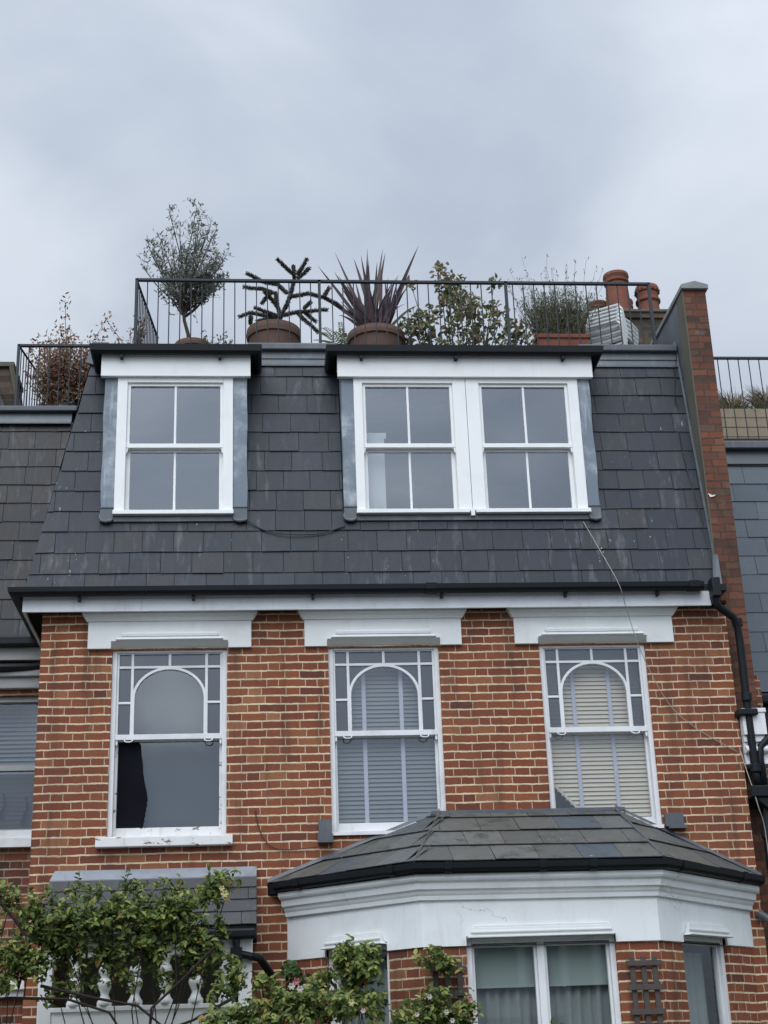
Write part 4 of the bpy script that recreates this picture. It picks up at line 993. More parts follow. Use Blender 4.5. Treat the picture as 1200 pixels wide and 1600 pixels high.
t = thing('small_shrub', (-1.38, 1.0, ZD), 'wispy reddish shrub peeking out behind the left corner post of the main railing', 'shrub')
br = MB(); lf = MB()
for i in range(9):
    pts, _ = curve(Vector((-1.30, 1.0, ZD+.1)), Vector((random.uniform(-.8, .35), 0, 1)), random.uniform(.25, .62), 6, .2, .05); br.tube(pts, .003, 4)
    for p in pts[2:]:
        for _ in range(7): lf.leaf(p+rv(.03), rv(1), rv(1), .035, .018)
lf.build('foliage', M['red_leaf'], t); br.build('stems', M['dark_bark'], t)
t = thing('low_ground_shrub', (-.35, 1.0, ZD), 'low leafy edging plant at the foot of the olive tree, behind the left dormer roof', 'plant')
lf = MB()
for i in range(150): 
    x = random.uniform(-.6, -.28); lf.leaf(Vector((x, 1.0+random.uniform(-.1, .1), ZD+.28+random.uniform(-.08, .09+.05*math.sin(x*30)))), rv(1)+Vector((0, 0, .4)), rv(1), .04, .02)
lf.build('foliage', M['shrub_leaf'], t)

# monkey puzzle
t = thing('potted_monkey_puzzle_tree', (.14, 1.2, ZD), 'dark spiny monkey puzzle tree with snaking arms in a round pot between the dormers', 'tree')
pot(t, .145, 1.2, ZD, .285, .55)
ARMS = [[(0.205, 9.091, 0.0), (0.218, 9.264, 0.027), (0.187, 9.402, 0.055), (0.167, 9.566, 0.082)], [(0.272, 9.324, 0.0), (0.34, 9.561, 0.027), (0.376, 9.726, 0.054), (0.367, 9.893, 0.081)], [(0.375, 9.733, -0.0), (0.277, 9.824, -0.035), (0.19, 9.889, -0.071)], [(0.397, 9.745, -0.0), (0.463, 9.827, -0.033), (0.507, 9.896, -0.066)], [(0.407, 9.708, 0.0), (0.485, 9.787, 0.027), (0.535, 9.849, 0.054)], [(0.296, 9.521, 0.0), (0.188, 9.627, 0.014), (0.015, 9.683, 0.028), (-0.138, 9.777, 0.042)], [(0.144, 9.519, 0.0), (0.014, 9.576, 0.014), (-0.17, 9.606, 0.027)], [(0.122, 9.519, -0.0), (0.057, 9.436, -0.015), (0.024, 9.383, -0.031)], [(0.207, 9.225, 0.0), (0.056, 9.302, 0.008), (-0.052, 9.343, 0.017)], [(0.163, 9.201, 0.0), (0.056, 9.252, 0.006), (-0.095, 9.279, 0.013), (-0.22, 9.245, 0.019)], [(0.185, 9.201, 0.0), (0.056, 9.203, 0.006), (-0.031, 9.177, 0.013)], [(-0.095, 9.247, -0.0), (-0.101, 9.128, -0.041)], [(0.25, 9.25, -0.0), (0.466, 9.297, -0.006), (0.716, 9.309, -0.011)], [(0.467, 9.325, -0.0), (0.544, 9.404, -0.013)], [(0.401, 9.275, 0.0), (0.444, 9.234, 0.013), (0.551, 9.145, 0.027), (0.615, 9.067, 0.04)], [(0.467, 9.3, 0.0), (0.597, 9.211, 0.059)], [(0.317, 9.484, 0.0), (0.514, 9.523, 0.022), (0.689, 9.499, 0.043), (0.841, 9.413, 0.065), (0.917, 9.351, 0.086)], [(0.687, 9.487, 0.0), (0.744, 9.589, 0.005)], [(0.217, 9.225, -0.0), (0.272, 9.344, -0.007)], [(0.206, 9.128, -0.0), (0.12, 9.239, -0.019), (0.077, 9.277, -0.037)], [(0.186, 9.347, -0.0), (0.1, 9.461, -0.037), (0.046, 9.501, -0.074)], [(0.206, 9.128, -0.0), (0.119, 9.097, -0.057)]]
br = MB(); lf = MB(); random.seed(3)
for k, arm in enumerate(ARMS):
    P = [Vector((x, 1.2+dy, z)) for x, z, dy in arm]
    full = []
    for i in range(len(P)-1):
        n = max(2, int((P[i+1]-P[i]).length/.012))
        for j in range(n): full.append(P[i].lerp(P[i+1], j/n))
    full.append(P[-1]); N = len(full)
    r0 = .026 if k == 0 else .019
    for i in range(N): full[i] = full[i]+Vector((0, 0, .006*math.sin(i*.25+k)))
    br.tube(full, [r0*(1-.35*i/N) for i in range(N)], 6)
    for i in range(N):
        tdir = (full[min(i+1, N-1)]-full[max(i-1, 0)]).normalized()
        for j in range(11):
            a = 2*math.pi*(j+random.random())/11; o_ = tdir.orthogonal().normalized(); o2 = tdir.cross(o_); ra = o_*math.cos(a)+o2*math.sin(a)
            lf.leaf(full[i]+ra*.009, tdir*.7+ra*.8+rv(.25), ra, random.uniform(.022, .036)*(1.0-.15*i/N), .0095)
lf.build('needles', M['monkey'], t); br.build('trunk', M['bark'], t)

# phormium
t = thing('potted_cordyline', (1.2, 1.1, ZD), 'purple strap-leaved plant fanning upwards from a large round pot over the wide dormer', 'plant')
pot(t, 1.225, 1.12, ZD, .305, .46)
lf = MB(); random.seed(11)
TIPS = [(0.631, 9.924), (0.82, 10.052), (1.029, 10.042), (1.146, 9.892), (1.266, 9.868), (1.385, 10.135), (1.346, 10.102), (1.712, 9.987), (1.656, 9.709), (1.576, 9.646), (0.789, 9.639), (0.861, 9.466), (1.032, 9.741), (1.166, 9.842), (1.489, 9.67), (1.597, 9.622), (1.541, 9.423), (1.273, 9.743), (1.078, 9.841), (1.553, 9.621), (0.832, 9.585), (1.444, 9.62)]
def blade(mb, p0, tip, w, sag=.05, tw=0.0, n=9, r=None):
    d = tip-p0; side = Vector((d.z, random.uniform(-.3, .3), -d.x)); side.y += tw; side.normalize()
    vs = []; mid = p0.lerp(tip, .55)+Vector((0, 0, sag))
    for i in range(n+1):
        s = i/n; q = p0*(1-s)**2+mid*2*s*(1-s)+tip*s*s
        ww = w*(min(1, .55+s*1.8))*(1-max(0, (s-.35)/.65)**1.5)
        vs += [q-side*ww/2, q+side*ww/2+Vector((0, -.004, 0)), q+Vector((0, .006*ww/w, 0))]
    fs = []
    for i in range(n): a = i*3; fs += [(a, a+2, a+5, a+3), (a+2, a+1, a+4, a+5)]
    mb.add(vs, fs, random.random() if r is None else r)
base = Vector((1.205, 1.1, 8.92))
for (x, z) in TIPS: blade(lf, base+Vector((random.uniform(-.09, .09), random.uniform(-.08, .08), 0)), Vector((x, 1.1+random.uniform(-.25, .25), z)), random.uniform(.036, .05), random.uniform(-.02, .06))
for i in range(46):
    a = random.gauss(0, .38); L = random.uniform(.35, .9); blade(lf, base+Vector((random.uniform(-.12, .12), random.uniform(-.1, .1), 0)), base+Vector((math.sin(a)*L*.95, random.uniform(-.3, .3), math.cos(a)*L*.92)), random.uniform(.026, .042), random.uniform(.0, .16))
lf.build('leaves', M['phormium'], t)

t = thing('potted_fern', (.85, 1.3, ZD), 'yellow-green arching fern beside the purple strap-leaved plant', 'plant')
mb = MB(); mb.lathe((.98, 1.35, ZD), [(.10, 0), (.13, .36), (.14, .4), (.12, .4)], 18); mb.build('pot', M['pot'], t)
lf = MB(); random.seed(8)
for i in range(16):
    a = random.uniform(-1.3, 1.5); L = random.uniform(.2, .36); b = Vector((.90, 1.3, 8.86)); tip = b+Vector((math.sin(a)*L, random.uniform(-.12, .12), abs(math.cos(a))*L*.75+.03)); md = b.lerp(tip, .5)+Vector((0, 0, .09))
    for j in range(1, 14):
        s = j/13; q = b*(1-s)**2+md*2*s*(1-s)+tip*s*s
        for sg in (-1, 1): lf.leaf(q, Vector((sg*.8, 0, -.35))+(tip-b).normalized()*.8, Vector((0, -1, 0)), .075*(1-s*.6), .011)
lf.build('fronds', M['fern'], t)

# broad-leaved shrub
t = thing('broad_leaved_shrub', (2.1, 1.1, ZD), 'straggly broad-leaved shrub with mottled green and bronze leaves behind the railing, middle of wide dormer', 'shrub')
br = MB(); lf = MB(); random.seed(21)
CL = [(1.60, 9.05, .14, 60), (1.72, 9.12, .16, 80), (1.85, 8.95, .18, 80), (2.02, 9.30, .15, 70), (1.98, 9.60, .11, 40), (1.93, 9.73, .07, 18), (2.1, 9.55, .12, 40), (2.22, 9.42, .13, 50), (2.30, 9.25, .12, 45), (2.15, 9.0, .22, 110), (2.36, 9.02, .16, 60), (2.55, 9.12, .12, 32), (2.50, 9.30, .08, 20), (2.52, 9.58, .06, 16), (2.72, 9.02, .13, 44), (2.80, 8.92, .12, 40), (1.64, 9.62, .05, 8), (2.62, 8.9, .12, 30), (2.02, 9.45, .10, 30), (1.55, 8.92, .1, 30)]
for (x, z, r, n) in CL:
    c = Vector((x, 1.1+random.uniform(-.12, .12), z)); pts = [Vector((2.1+(x-2.1)*.55, 1.1, ZD+.1)), Vector((2.1+(x-2.1)*.8, 1.1, (z+ZD)/2+.05)), c]
    br.tube(pts, [.008, .006, .003], 5)
    for i in range(int(n*1.7)):
        p = c+rv(r)*.85; lf.leaf(p, rv(1)+Vector((0, 0, -.2)), rv(1), random.uniform(.05, .09), random.uniform(.03, .045))
lf.build('foliage', M['shrub_leaf'], t); br.build('stems', M['bark'], t)

# fine bushy bamboo in terracotta trough
t = thing('potted_bamboo', (3.2, 1.25, ZD), 'feathery olive-green bush with thin tall wisps in a terracotta trough beside the white chairs', 'plant')
pot(t, 3.24, 1.25, ZD, 0, .50, trough=.28)
br = MB(); lf = MB(); random.seed(4)
for i in range(480):
    x = random.uniform(3.0, 3.45); a = random.gauss(0, .2)+(x-3.22)*.9; L = random.uniform(.25, .6) if i > 70 else random.uniform(.6, .98)
    pts, _ = curve(Vector((x, 1.25+random.uniform(-.1, .1), ZD+.45)), Vector((math.sin(a), random.uniform(-.2, .2), math.cos(a))), L, 6, .09, .03)
    br.tube(pts, .0016, 3)
    for j, p in enumerate(pts[1:]):
        for _ in range(3 if L < .6 else 2): lf.leaf(p+rv(.02), rv(.7)+Vector((0, 0, .8)), rv(1), random.uniform(.03, .055), .009)
lf.build('foliage', M['bamboo'], t); br.build('stems', M['bamboo'], t)

# red nandina on the left roof
t = thing('red_leaved_shrub', (-2.18, 2.3, 8.36), 'dense red and olive leaved shrub behind the short railing at the left', 'shrub')
mb = MB(); mb.lathe((-2.15, 2.3, 8.36), [(.12, 0), (.16, .28), (.17, .3), (.15, .3)], 18); mb.build('pot', M['lead_dark'], t)
br = MB(); lf = MB(); random.seed(9)
for i in range(95):
    a = random.gauss(0, .30); L = random.uniform(.5, 1.0) if i > 14 else random.uniform(1.0, 1.38)
    pts, _ = curve(Vector((-2.17+random.uniform(-.12, .12), 2.3+random.uniform(-.1, .1), 8.5)), Vector((math.sin(a)+.03, random.uniform(-.3, .3), math.cos(a))), L, 9, .13, .03)
    pts = [p for p in pts if p.x > -2.58]
    if len(pts) < 3: continue
    br.tube(pts, .003, 4)
    for j, p in enumerate(pts[2:]):
        if p.z > 9.62 and random.random() < .75: continue
        for _ in range(11): lf.leaf(p+rv(.06), rv(1), rv(1), random.uniform(.035, .06), .022)
lf.build('foliage', M['red_leaf'], t); br.build('stems', M['dark_bark'], t)

# white plastic chairs
def chair(loc, rz, label):
    r = thing('plastic_chair', loc, label, 'chair', 'stack of white plastic garden chairs')
    ORG[r.name] = Vector((0, 0, 0)); P = M['plastic']
    mb = MB()
    n = 8
    vs = [(-.22+.44*i/n, y, .43-.02*math.sin(math.pi*i/n)-(.02 if y > 0 else 0)) for y in (-.22, .2) for i in range(n+1)]; vs += [(x, y, z-.012) for x, y, z in vs]
    m_ = 2*(n+1); fs = [(i, i+1, n+2+i, n+1+i) for i in range(n)]+[(m_+n+1+i, m_+n+2+i, m_+i+1, m_+i) for i in range(n)]+[(i, m_+i, m_+i+1, i+1) for i in range(n)]
    mb.add(vs, fs); mb.box(-.22, .22, .385, .43, -.235, -.218); mb.build('seat', P, r, bevel=.004)
    for sx in (-1, 1):
        for sy, yt in ((-1, -.2), (1, .22)):
            mb = MB(); mb.tube([(sx*.26, yt*1.18, 0), (sx*.235, yt*1.05, .25), (sx*.215, yt, .43)], [.02, .024, .026], 7); mb.build('leg', P, r)
        mb = MB(); mb.tube([(sx*.225, -.2, .43), (sx*.26, -.22, .56), (sx*.275, -.16, .64), (sx*.275, .1, .645), (sx*.245, .26, .66)], [.018, .02, .026, .026, .018], 8); mb.build('armrest', P, r)
    mb = MB()                                                   # curved back: frame and cross slats
    def bk(s, z): a = s*.95; return (.26*math.sin(a)/math.sin(.95), .23+(z-.43)*.28-.07*(1-math.cos(a))*-1-.04, z)
    for s in (-1, 1): mb.tube([bk(s, .42), bk(s*.98, .6), bk(s*.95, .78), bk(s*.7, .845)], .02, 7)
    mb.tube([bk(s/6, .845+.012*math.cos(s/6*1.5)) for s in range(-5, 6)], .02, 7)
    for z in (.52, .60, .68, .76):
        for k in range(8):
            a, b = -1+k/4, -1+(k+1)/4; q = [bk(a, z), bk(b, z), bk(b, z+.024), bk(a, z+.024)]; q += [(x, y+.008, zz) for x, y, zz in q]
            mb.add(q, [(0, 1, 2, 3), (7, 6, 5, 4), (0, 4, 5, 1), (3, 2, 6, 7)])
    mb.build('backrest', P, r)
    r.rotation_euler = (0, 0, rz); r.scale = (.80, .80, .80); return r
names = ['bottommost', 'second from the bottom', 'middle', 'second from the top', 'topmost']
for i in range(5):
    chair((3.90+.012*i, 1.62+.014*i, ZD+.10+i*.055), R_(146), f'white plastic garden chair, {names[i]} of the stack by the railing')

# chimney
ch = thing('chimney_stack', (4.45, 2.8, 8.3), 'sooty stock brick chimney stack with terracotta pots behind the stacked chairs', 'chimney')
mb = MB(); mb.box(3.95, 5.05, 8.3, 10.0, 2.6, 3.5); mb.box(3.92, 5.08, 10.0, 10.07, 2.57, 3.53); mb.build('brickwork', M['stock_brick'], ch, uv=True)
mb = MB(); mb.box(3.9, 5.1, 10.07, 10.11, 2.55, 3.55); mb.build('flaunching', M['cement'], ch, bevel=.01)
def cpot(x, y, r, h, kind):
    mb = MB()
    if kind == 0: mb.lathe((x, y, 10.1), [(r*1.15, 0), (r*1.08, .1), (r*.95, h*.7), (r*.93, h*.78), (r*1.06, h*.80), (r*1.08, h*.84), (r*1.0, h*.86), (r*1.02, h*.88), (r*1.12, h*.94), (r*1.08, h), (r*.85, h)], 28)
    else: mb.lathe((x, y, 10.1), [(r*1.1, 0), (r*1.0, .1), (r*.95, h*.5), (r*1.12, h*.54), (r*1.12, h*.6), (r*.98, h*.64), (r*.98, h*.80), (r*1.12, h*.82), (r*1.12, h*.90), (r*1.02, h), (r*.8, h)], 28)
    p = mb.build('chimney_pot', M['terracotta'], ch, smooth=False)
    if kind == 1:
        for i in range(14):
            a = 2*math.pi*i/14; mb = MB(); mb.lathe((x+r*1.125*math.cos(a), y+r*1.125*math.sin(a), 10.1+h*.85), [(.002, -.014), (.011, 0), (.002, .014)], 6)
            mb.build('vent_hole', M['soil'], p)
cpot(4.345, 2.8, .142, .60, 0); cpot(4.73, 2.85, .135, .46, 1); cpot(4.19, 3.2, .12, .42, 0); cpot(4.06, 3.3, .10, .28, 0); cpot(4.56, 3.3, .10, .52, 0)

# planter and grasses on the right roof
t = thing('timber_planter', (6.0, 3.0, 8.35), 'long pale timber planter behind the railing at the right edge', 'planter')
mb = MB()
for i in range(4): mb.box(5.2, 8, 8.5+i*.125, 8.5+i*.125+.118, 2.98, 3.02)
mb.box(5.2, 8, 8.35, 8.99, 3.02, 3.4); mb.build('boards', M['planter_wood'], t, bevel=.004)
def tuft(x, y, z, n, L, label, kind='dry_grass', sp=.5):
    t = thing('ornamental_grass', (x, y, z), label, 'grass plant'); lf = MB()
    for i in range(n):
        a = random.uniform(-sp*1.6, sp*1.6); b = random.uniform(-sp, sp); l = L*random.uniform(.5, 1.1); p = Vector((x+random.uniform(-.08, .08), y+random.uniform(-.08, .08), z))
        blade(lf, p, p+Vector((math.sin(a)*l, math.sin(b)*l*.6, math.cos(a)*l*.9)), .009, .09, n=5)
    lf.build('blades', M[kind], t)
random.seed(15)
tuft(5.72, 3.2, 8.95, 260, .42, 'pale feathery grass in the planter right beside the party wall'); tuft(6.22, 3.2, 8.95, 420, .5, 'bigger feathery grass cut by the right edge of the photo'); tuft(6.75, 3.2, 8.95, 300, .5, 'feathery grass farthest right in the planter, just outside the picture')
t = thing('low_ground_shrub', (6.0, 3.2, 8.95), 'dark low plant between the two feathery grasses in the planter', 'plant'); lf = MB()
for i in range(160): lf.leaf(Vector((random.uniform(5.85, 6.15), 3.15+random.uniform(-.1, .1), 8.98+random.uniform(0, .1))), rv(1)+Vector((0, 0, .5)), rv(1), .04, .018)
lf.build('foliage', M['ivy_leaf'], t)

# ------------------------------------------------------------------ cables and small fixings
def cable(pts, r, m_, label, name='cable'):
    P = [Vector(p) for p in pts]; out = []
    for i in range(len(P)-1):
        p0, p1, p2, p3 = P[max(i-1, 0)], P[i], P[i+1], P[min(i+2, len(P)-1)]
        for j in range(6):
            s = j/6; out.append(.5*((2*p1)+(p2-p0)*s+(2*p0-5*p1+4*p2-p3)*s*s+(3*p1-p0-3*p2+p3)*s**3))
    out.append(P[-1]); org = P[0]
    mb = MB(); mb.tube(out, r, 5); return tag(mb.build(name, m_, None, smooth=True, org=org), label, 'cable')
cable([(3.06, .19, 6.50), (3.12, .02, 6.22), (3.22, -.29, 5.72), (3.30, -.17, 5.52), (3.42, -.10, 5.12), (3.64, -.04, 4.66), (3.9, -.02, 4.42), (4.22, -.02, 4.22)], .0036, M['cable_grey'], 'thin white cable sagging from the wide dormer across the gutter and brickwork to the corbel')
cable([(-.13, .19, 6.53), (.03, .19, 6.43), (.25, .17, 6.38), (.55, .18, 6.39), (.79, .19, 6.47)], .006, M['cable_black'], 'black cable slung across the slates between the two dormers')
cable([(-.06, -.012, 3.80), (-.04, -.012, 3.68), (.02, -.02, 3.54), (.11, -.014, 3.47), (.25, -.012, 3.455), (.46, -.03, 3.47)], .005, M['cable_brown'], 'loose brown cable curling over the bricks left of the bay roof')
cable([(4.25, -.02, 4.22), (4.26, -.10, 4.02), (4.29, -.12, 3.85), (4.31, -.14, 3.7), (4.36, -.09, 3.5), (4.36, -.09, 2.9)], .0045, M['cable_grey'], 'grey cable running down over the hopper head at the right edge')
cable([(4.18, .20, 8.42), (4.17, .44, 7.9), (4.15, .34, 7.3), (4.20, .22, 6.7), (4.24, .12, 6.1), (4.25, .08, 5.82)], .004, M['cable_black'], 'dark cable trailing down the slates close to the party wall')
bx = thing('alarm_box', (.29, -.28, 2.3), 'small white box on the brick pier at the left end of the bay', 'box')
T, L = cant_T(BP[0], BP[1])
mb = MB(); mb.box(.10, .26, 2.22, 2.35, -.06, -.002, T); mb.build('case', M['white'], bx, bevel=.01)
mb = MB(); mb.box(.13, .23, 2.25, 2.262, -.064, -.06, T); mb.build('vent_slot', M['lead'], bx)

def trellis(P, Q, u0, u1, z0, z1, nv, label):
    T, L = cant_T(P, Q); t = thing('trellis', T(u0, z0, -.05), label, 'trellis'); w_ = .042
    mb = MB(); n = 3
    for i in range(n):
        u = u0+(u1-u0-w_)*i/(n-1); mb.box(u, u+w_, z0, z1, -.045, -.03, T)
    mb.build('uprights', M['grey_wood'], t, bevel=.003)
    mb = MB(); zz = z1-.07
    while zz > z0: mb.box(u0-.03, u1+.03, zz, zz+.042, -.062, -.046, T); zz -= .18
    mb.build('crossbars', M['grey_wood'], t, bevel=.003); return t
trellis(BP[1], BP[2], 1.60, 1.82, .9, 2.43, 3, 'weathered grey wooden trellis on the brick pier right of the big bay window')
trellis(BP[1], BP[2], .06, .29, .9, 2.43, 3, 'weathered grey wooden trellis half hidden by roses left of the big bay window')

# ------------------------------------------------------------------ roses in the front garden
def bush(name, base, clumps, label, cat, leafm, size=(.05, .078), stems=None, seed=1, tall=1.0, stem_r=.012):
    random.seed(seed); t = thing(name, base, label, cat); br = MB(); lf = MB(); B = Vector(base)
    for (x, y, z, rx, rz, n) in clumps:
        c = Vector((x, y, z)); s = B+Vector(((x-B.x)*.35, 0, min(1.6, z*.55)))
        pts = [B+Vector((random.uniform(-.1, .1), 0, 0)), s+rv(.08), s.lerp(c, .55)+rv(.10), c+rv(.04)]
        if n > 130 and random.random() < .7: br.tube(pts, [stem_r*.6, stem_r*.5, stem_r*.4, .003], 5)
        else: br.tube(pts[2:], [stem_r*.4, .003], 4)
        twigs = max(6, n//9)
        for k in range(twigs):
            d = rv(1); d.normalize(); rr = random.random()**.45
            e = c+Vector((d.x*rx*rr, d.y*min(rx, .4)*rr, d.z*rz*rr)); st = c.lerp(e, .15)
            tw, _ = curve(st, e-st, (e-st).length, 4, .12, .02); br.tube(tw, .0025, 3)
            for q in range(n//twigs):
                p = tw[random.randint(2, 4)]+rv(.055); dr = rv(1)+Vector((0, -.3, -.15))
                dr.normalize(); L = random.uniform(size[0]*.7, size[1]); upv = Vector((random.uniform(-.5, .5), -.7, 1))
                lf.leaf(p, dr, upv, L, L*.56)
                if random.random() < .6:
                    sd = dr.cross(upv).normalized(); lf.leaf(p-dr*L*.3, dr+sd*1.2, upv, L*.75, L*.42); lf.leaf(p-dr*L*.3, dr-sd*1.2, upv, L*.75, L*.42)
    if sum(c_[5] for c_ in clumps) > 700:
        for (x, y, z, rx, rz, n) in clumps:
            if n < 150 or z < 2.5: continue
            for k in range(4):
                st = Vector((x+random.uniform(-rx, rx), y, z+rz*.6)); tw, _ = curve(st, Vector((random.uniform(-.6, .6), -.2, 1)), random.uniform(.10, .24), 5, .25, .0); br.tube(tw, .0022, 3)
                for p in tw[1:]:
                    for q in range(3):
                        L = random.uniform(.035, .06); lf.leaf(p+rv(.01), rv(1)+Vector((0, -.3, 0)), Vector((random.uniform(-.5, .5), -.7, 1)), L, L*.55)
    for pts in (stems or []): 
        br.tube([Vector(p) for p in pts], [stem_r*(1.1-.5*i/len(pts)) for i in range(len(pts))], 6)
    lf.build('foliage', leafm, t); br.build('branches', M['dark_bark'], t); return t
def rose(t, p, r, m_):
    mb = MB(); p = Vector(p)
    for k in range(3):
        for i in range(6):
            a = i*math.pi/3+k*.5; d = Vector((math.cos(a)*(1-k*.25), -.6-.1*k, math.sin(a)*(1-k*.25))); mb.leaf(p, d, Vector((0, -1, 0)), r*(1-k*.18), r*.9, fold=.4)
    mb.build('flower', m_, t)

C1 = [(-1.62, -1.35, 2.72, .22, .17, 234), (-1.35, -1.4, 2.78, .26, .18, 296), (-1.08, -1.35, 2.82, .24, .17, 265), (-.85, -1.4, 2.75, .25, .18, 265), (-.62, -1.35, 2.83, .22, .18, 234), (-.40, -1.3, 2.95, .16, .13, 117), (-.27, -1.3, 3.04, .09, .12, 42),
      (-1.45, -1.3, 2.57, .25, .13, 179), (-1.15, -1.3, 2.55, .26, .14, 171), (-.85, -1.3, 2.55, .24, .14, 156), (-.55, -1.35, 2.62, .22, .18, 195), (-.38, -1.3, 2.52, .2, .17, 156), (-.25, -1.35, 2.32, .15, .14, 101),
      (-1.35, -1.25, 2.36, .18, .10, 46), (-1.0, -1.25, 2.38, .16, .10, 46), (-.72, -1.25, 2.38, .12, .08, 26), (-.5, -1.3, 2.40, .12, .08, 39), (-1.52, -1.3, 2.28, .12, .1, 31), (-.95, -1.3, 3.0, .1, .06, 20), (-1.3, -1.3, 2.97, .08, .06, 15)]
t = bush('climbing_rose', (-.9, -1.4, 0), C1, 'big leafy rose bush spreading over the porch balusters at lower left', 'rose bush', M['rose_leaf'], seed=2,
     stems=[[(-2.3, -1.5, 2.2), (-1.8, -1.5, 2.24), (-1.4, -1.5, 2.22), (-1.1, -1.5, 2.12), (-.95, -1.5, 1.9), (-.9, -1.45, 1.2)], [(-1.6, -1.45, 2.32), (-1.2, -1.5, 2.22), (-.9, -1.5, 2.16), (-.7, -1.5, 2.0), (-.75, -1.45, 1.2)], [(-.35, -1.5, 2.55), (-.55, -1.5, 2.36), (-.8, -1.5, 2.14), (-.85, -1.45, 1.6)], [(-.2, -1.5, 2.2), (-.5, -1.5, 2.05), (-.8, -1.5, 1.95)]])
rose(t, (-.28, -1.48, 2.93), .035, M['petal_yellow']); rose(t, (-.30, -1.48, 2.97), .025, M['petal_yellow'])
C2 = [(-1.86, -1.45, 2.93, .13, .13, 64), (-1.7, -1.45, 2.88, .12, .1, 48), (-1.95, -1.45, 2.78, .1, .12, 32), (-1.85, -1.5, 2.52, .2, .15, 208), (-1.68, -1.5, 2.45, .15, .16, 136), (-2.0, -1.5, 2.45, .14, .13, 96), (-1.9, -1.5, 2.36, .16, .1, 104)]
bush('garden_shrub', (-1.9, -1.5, 0), C2, 'looser shrub with lighter leaves at the far lower left edge', 'shrub', M['rose_leaf'], seed=6, stems=[[(-1.95, -1.5, 2.95), (-1.80, -1.5, 2.78), (-1.68, -1.5, 2.62), (-1.75, -1.5, 2.3)]])
C3 = [(-.12, -1.7, 2.06, .22, .14, 176), (.12, -1.7, 2.09, .22, .15, 208), (.32, -1.7, 2.10, .2, .14, 168), (.5, -1.65, 2.12, .18, .15, 128), (.02, -1.7, 2.28, .12, .07, 48), (.68, -1.65, 2.08, .16, .1, 96), (-.3, -1.7, 2.02, .16, .08, 72)]
t = bush('climbing_rose', (.15, -1.7, 0), C3, 'rose bush with pink and white blooms below the gap between porch and bay', 'rose bush', M['rose_leaf'], seed=12)
for (x, z, r, m_) in ((.235, 2.27, .032, 'petal_pink'), (.20, 2.24, .03, 'petal_white'), (.26, 2.22, .03, 'petal_white'), (.62, 2.12, .028, 'petal_yellow'), (.70, 2.06, .022, 'petal_white')): rose(t, (x, -1.85, z), r, M[m_])
C4 = [(.62, -1.15, 2.48, .13, .12, 120), (.78, -1.15, 2.45, .14, .15, 150), (.70, -1.1, 2.30, .16, .14, 160), (.80, -1.1, 2.15, .14, .14, 120), (.60, -1.1, 2.18, .14, .12, 100), (.45, -1.0, 2.3, .10, .10, 60)]
bush('climbing_rose', (.7, -1.3, 0), C4, 'leafy climber covering the left side window of the bay', 'climber', M['rose_leaf'], seed=14)
C5 = [(1.28, -1.15, 2.47, .10, .09, 50), (1.42, -1.15, 2.38, .13, .08, 60), (1.30, -1.2, 2.12, .14, .11, 130), (1.45, -1.2, 2.02, .15, .12, 140), (1.15, -1.25, 2.02, .15, .1, 110), (1.55, -1.2, 2.12, .08, .08, 30), (1.0, -1.3, 1.98, .12, .08, 60)]
t = bush('climbing_rose', (1.3, -1.25, 0), C5, 'rose with small white blooms growing up the trellis left of the big bay window', 'rose bush', M['rose_leaf'], seed=17, stem_r=.007)
for (x, z) in ((1.22, 2.16), (1.34, 2.05), (1.52, 2.14), (1.55, 2.04), (1.12, 2.04), (1.38, 1.99)): rose(t, (x, -1.42, z), .024, M['petal_white' if x != 1.52 else 'petal_pink'])
C6 = [(.28, -.5, 2.30, .08, .14, 70), (.22, -.55, 2.42, .05, .08, 30), (.3, -.6, 2.2, .1, .1, 60)]
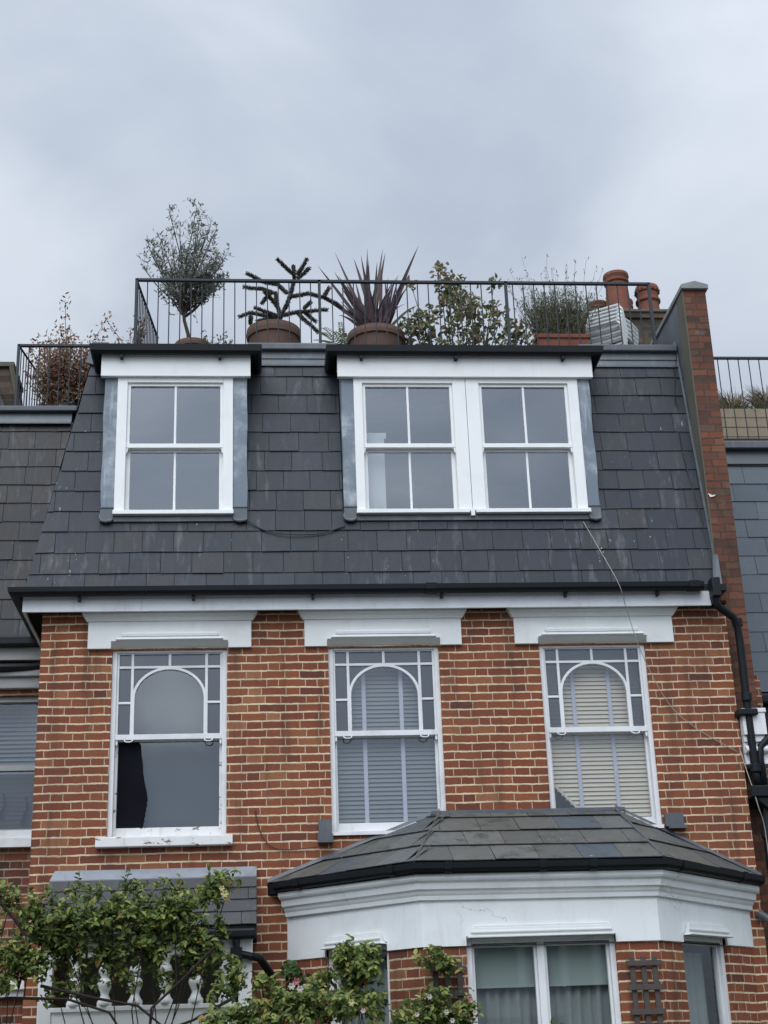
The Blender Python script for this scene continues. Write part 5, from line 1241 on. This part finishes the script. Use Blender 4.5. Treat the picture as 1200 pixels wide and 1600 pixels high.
bush('ivy_plant', (.25, -.5, 0), C6, 'fresh green ivy climbing in the dark corner beside the bay', 'climber', M['ivy_leaf'], seed=19, stem_r=.005)
bush('garden_shrub', (2.15, -1.5, 0), [(2.15, -1.35, 1.86, .10, .07, 60)], 'tip of a flowering shrub at the bottom edge below the big bay window', 'shrub', M['ivy_leaf'], seed=23, stem_r=.004)

# ------------------------------------------------------------------ terrace across the street (seen only in the window reflections)
def opposite(x0, label):   # low roofs: the upper windows reflect sky only
    t = thing('terraced_house', (x0+3, -21, 0), label, 'house', 'houses across the street behind the viewer')
    F = lambda u, v, w: (x0+u, -21-w, v)
    mb = MB(); mb.box(0, 6, 0, 6.2, 0, 8, F); mb.build('wall', M['dark_brick'], t, uv=True)
    mb = MB(); mb.prism([(0, 6.2), (6, 6.2), (6, 6.3), (0, 6.3)], -.2, 8.2, F)
    mb.add([F(0, 6.3, -.2), F(6, 6.3, -.2), F(6, 7.4, 4), F(0, 7.4, 4), F(0, 6.3, 8.2), F(6, 6.3, 8.2)], [(0, 1, 2, 3), (3, 2, 5, 4), (0, 3, 4), (1, 5, 2)]); mb.build('roof', M['slate'], t)
    mb = MB()
    mb.box(.5, 3.4, 2.7, 3.3, -.9, -.001, F)
    for u in (.5, 1.4, 2.4, 3.28): mb.box(u, u+.12, 0, 5.6, -.85, -.6, F)
    mb.box(.5, 3.4, 5.4, 6.0, -.9, -.001, F); mb.box(4.1, 4.25, 0, 5, -.1, -.001, F); mb.box(5.2, 5.35, 0, 5, -.1, -.001, F); mb.box(4.25, 5.2, 4.9, 5.1, -.1, -.001, F); mb.build('bay', M['white'], t)
    for (a, b, c, d) in ((.62, 3.28, .7, 2.7), (.62, 3.28, 3.4, 5.4), (4.25, 5.2, 3.3, 4.9)):
        mb = MB(); mb.box(a, b, c, d, -.5 if a < 1 else -.05, -.002, F); mb.build('window', M['door'], t)
    mb = MB(); mb.box(4.3, 5.15, .1, 2.3, -.05, -.002, F); mb.build('door', M['door'], t)
for i in range(-3, 4): opposite(i*6.02-3.2, 'terraced house across the street with white two-storey bay and slate roof')
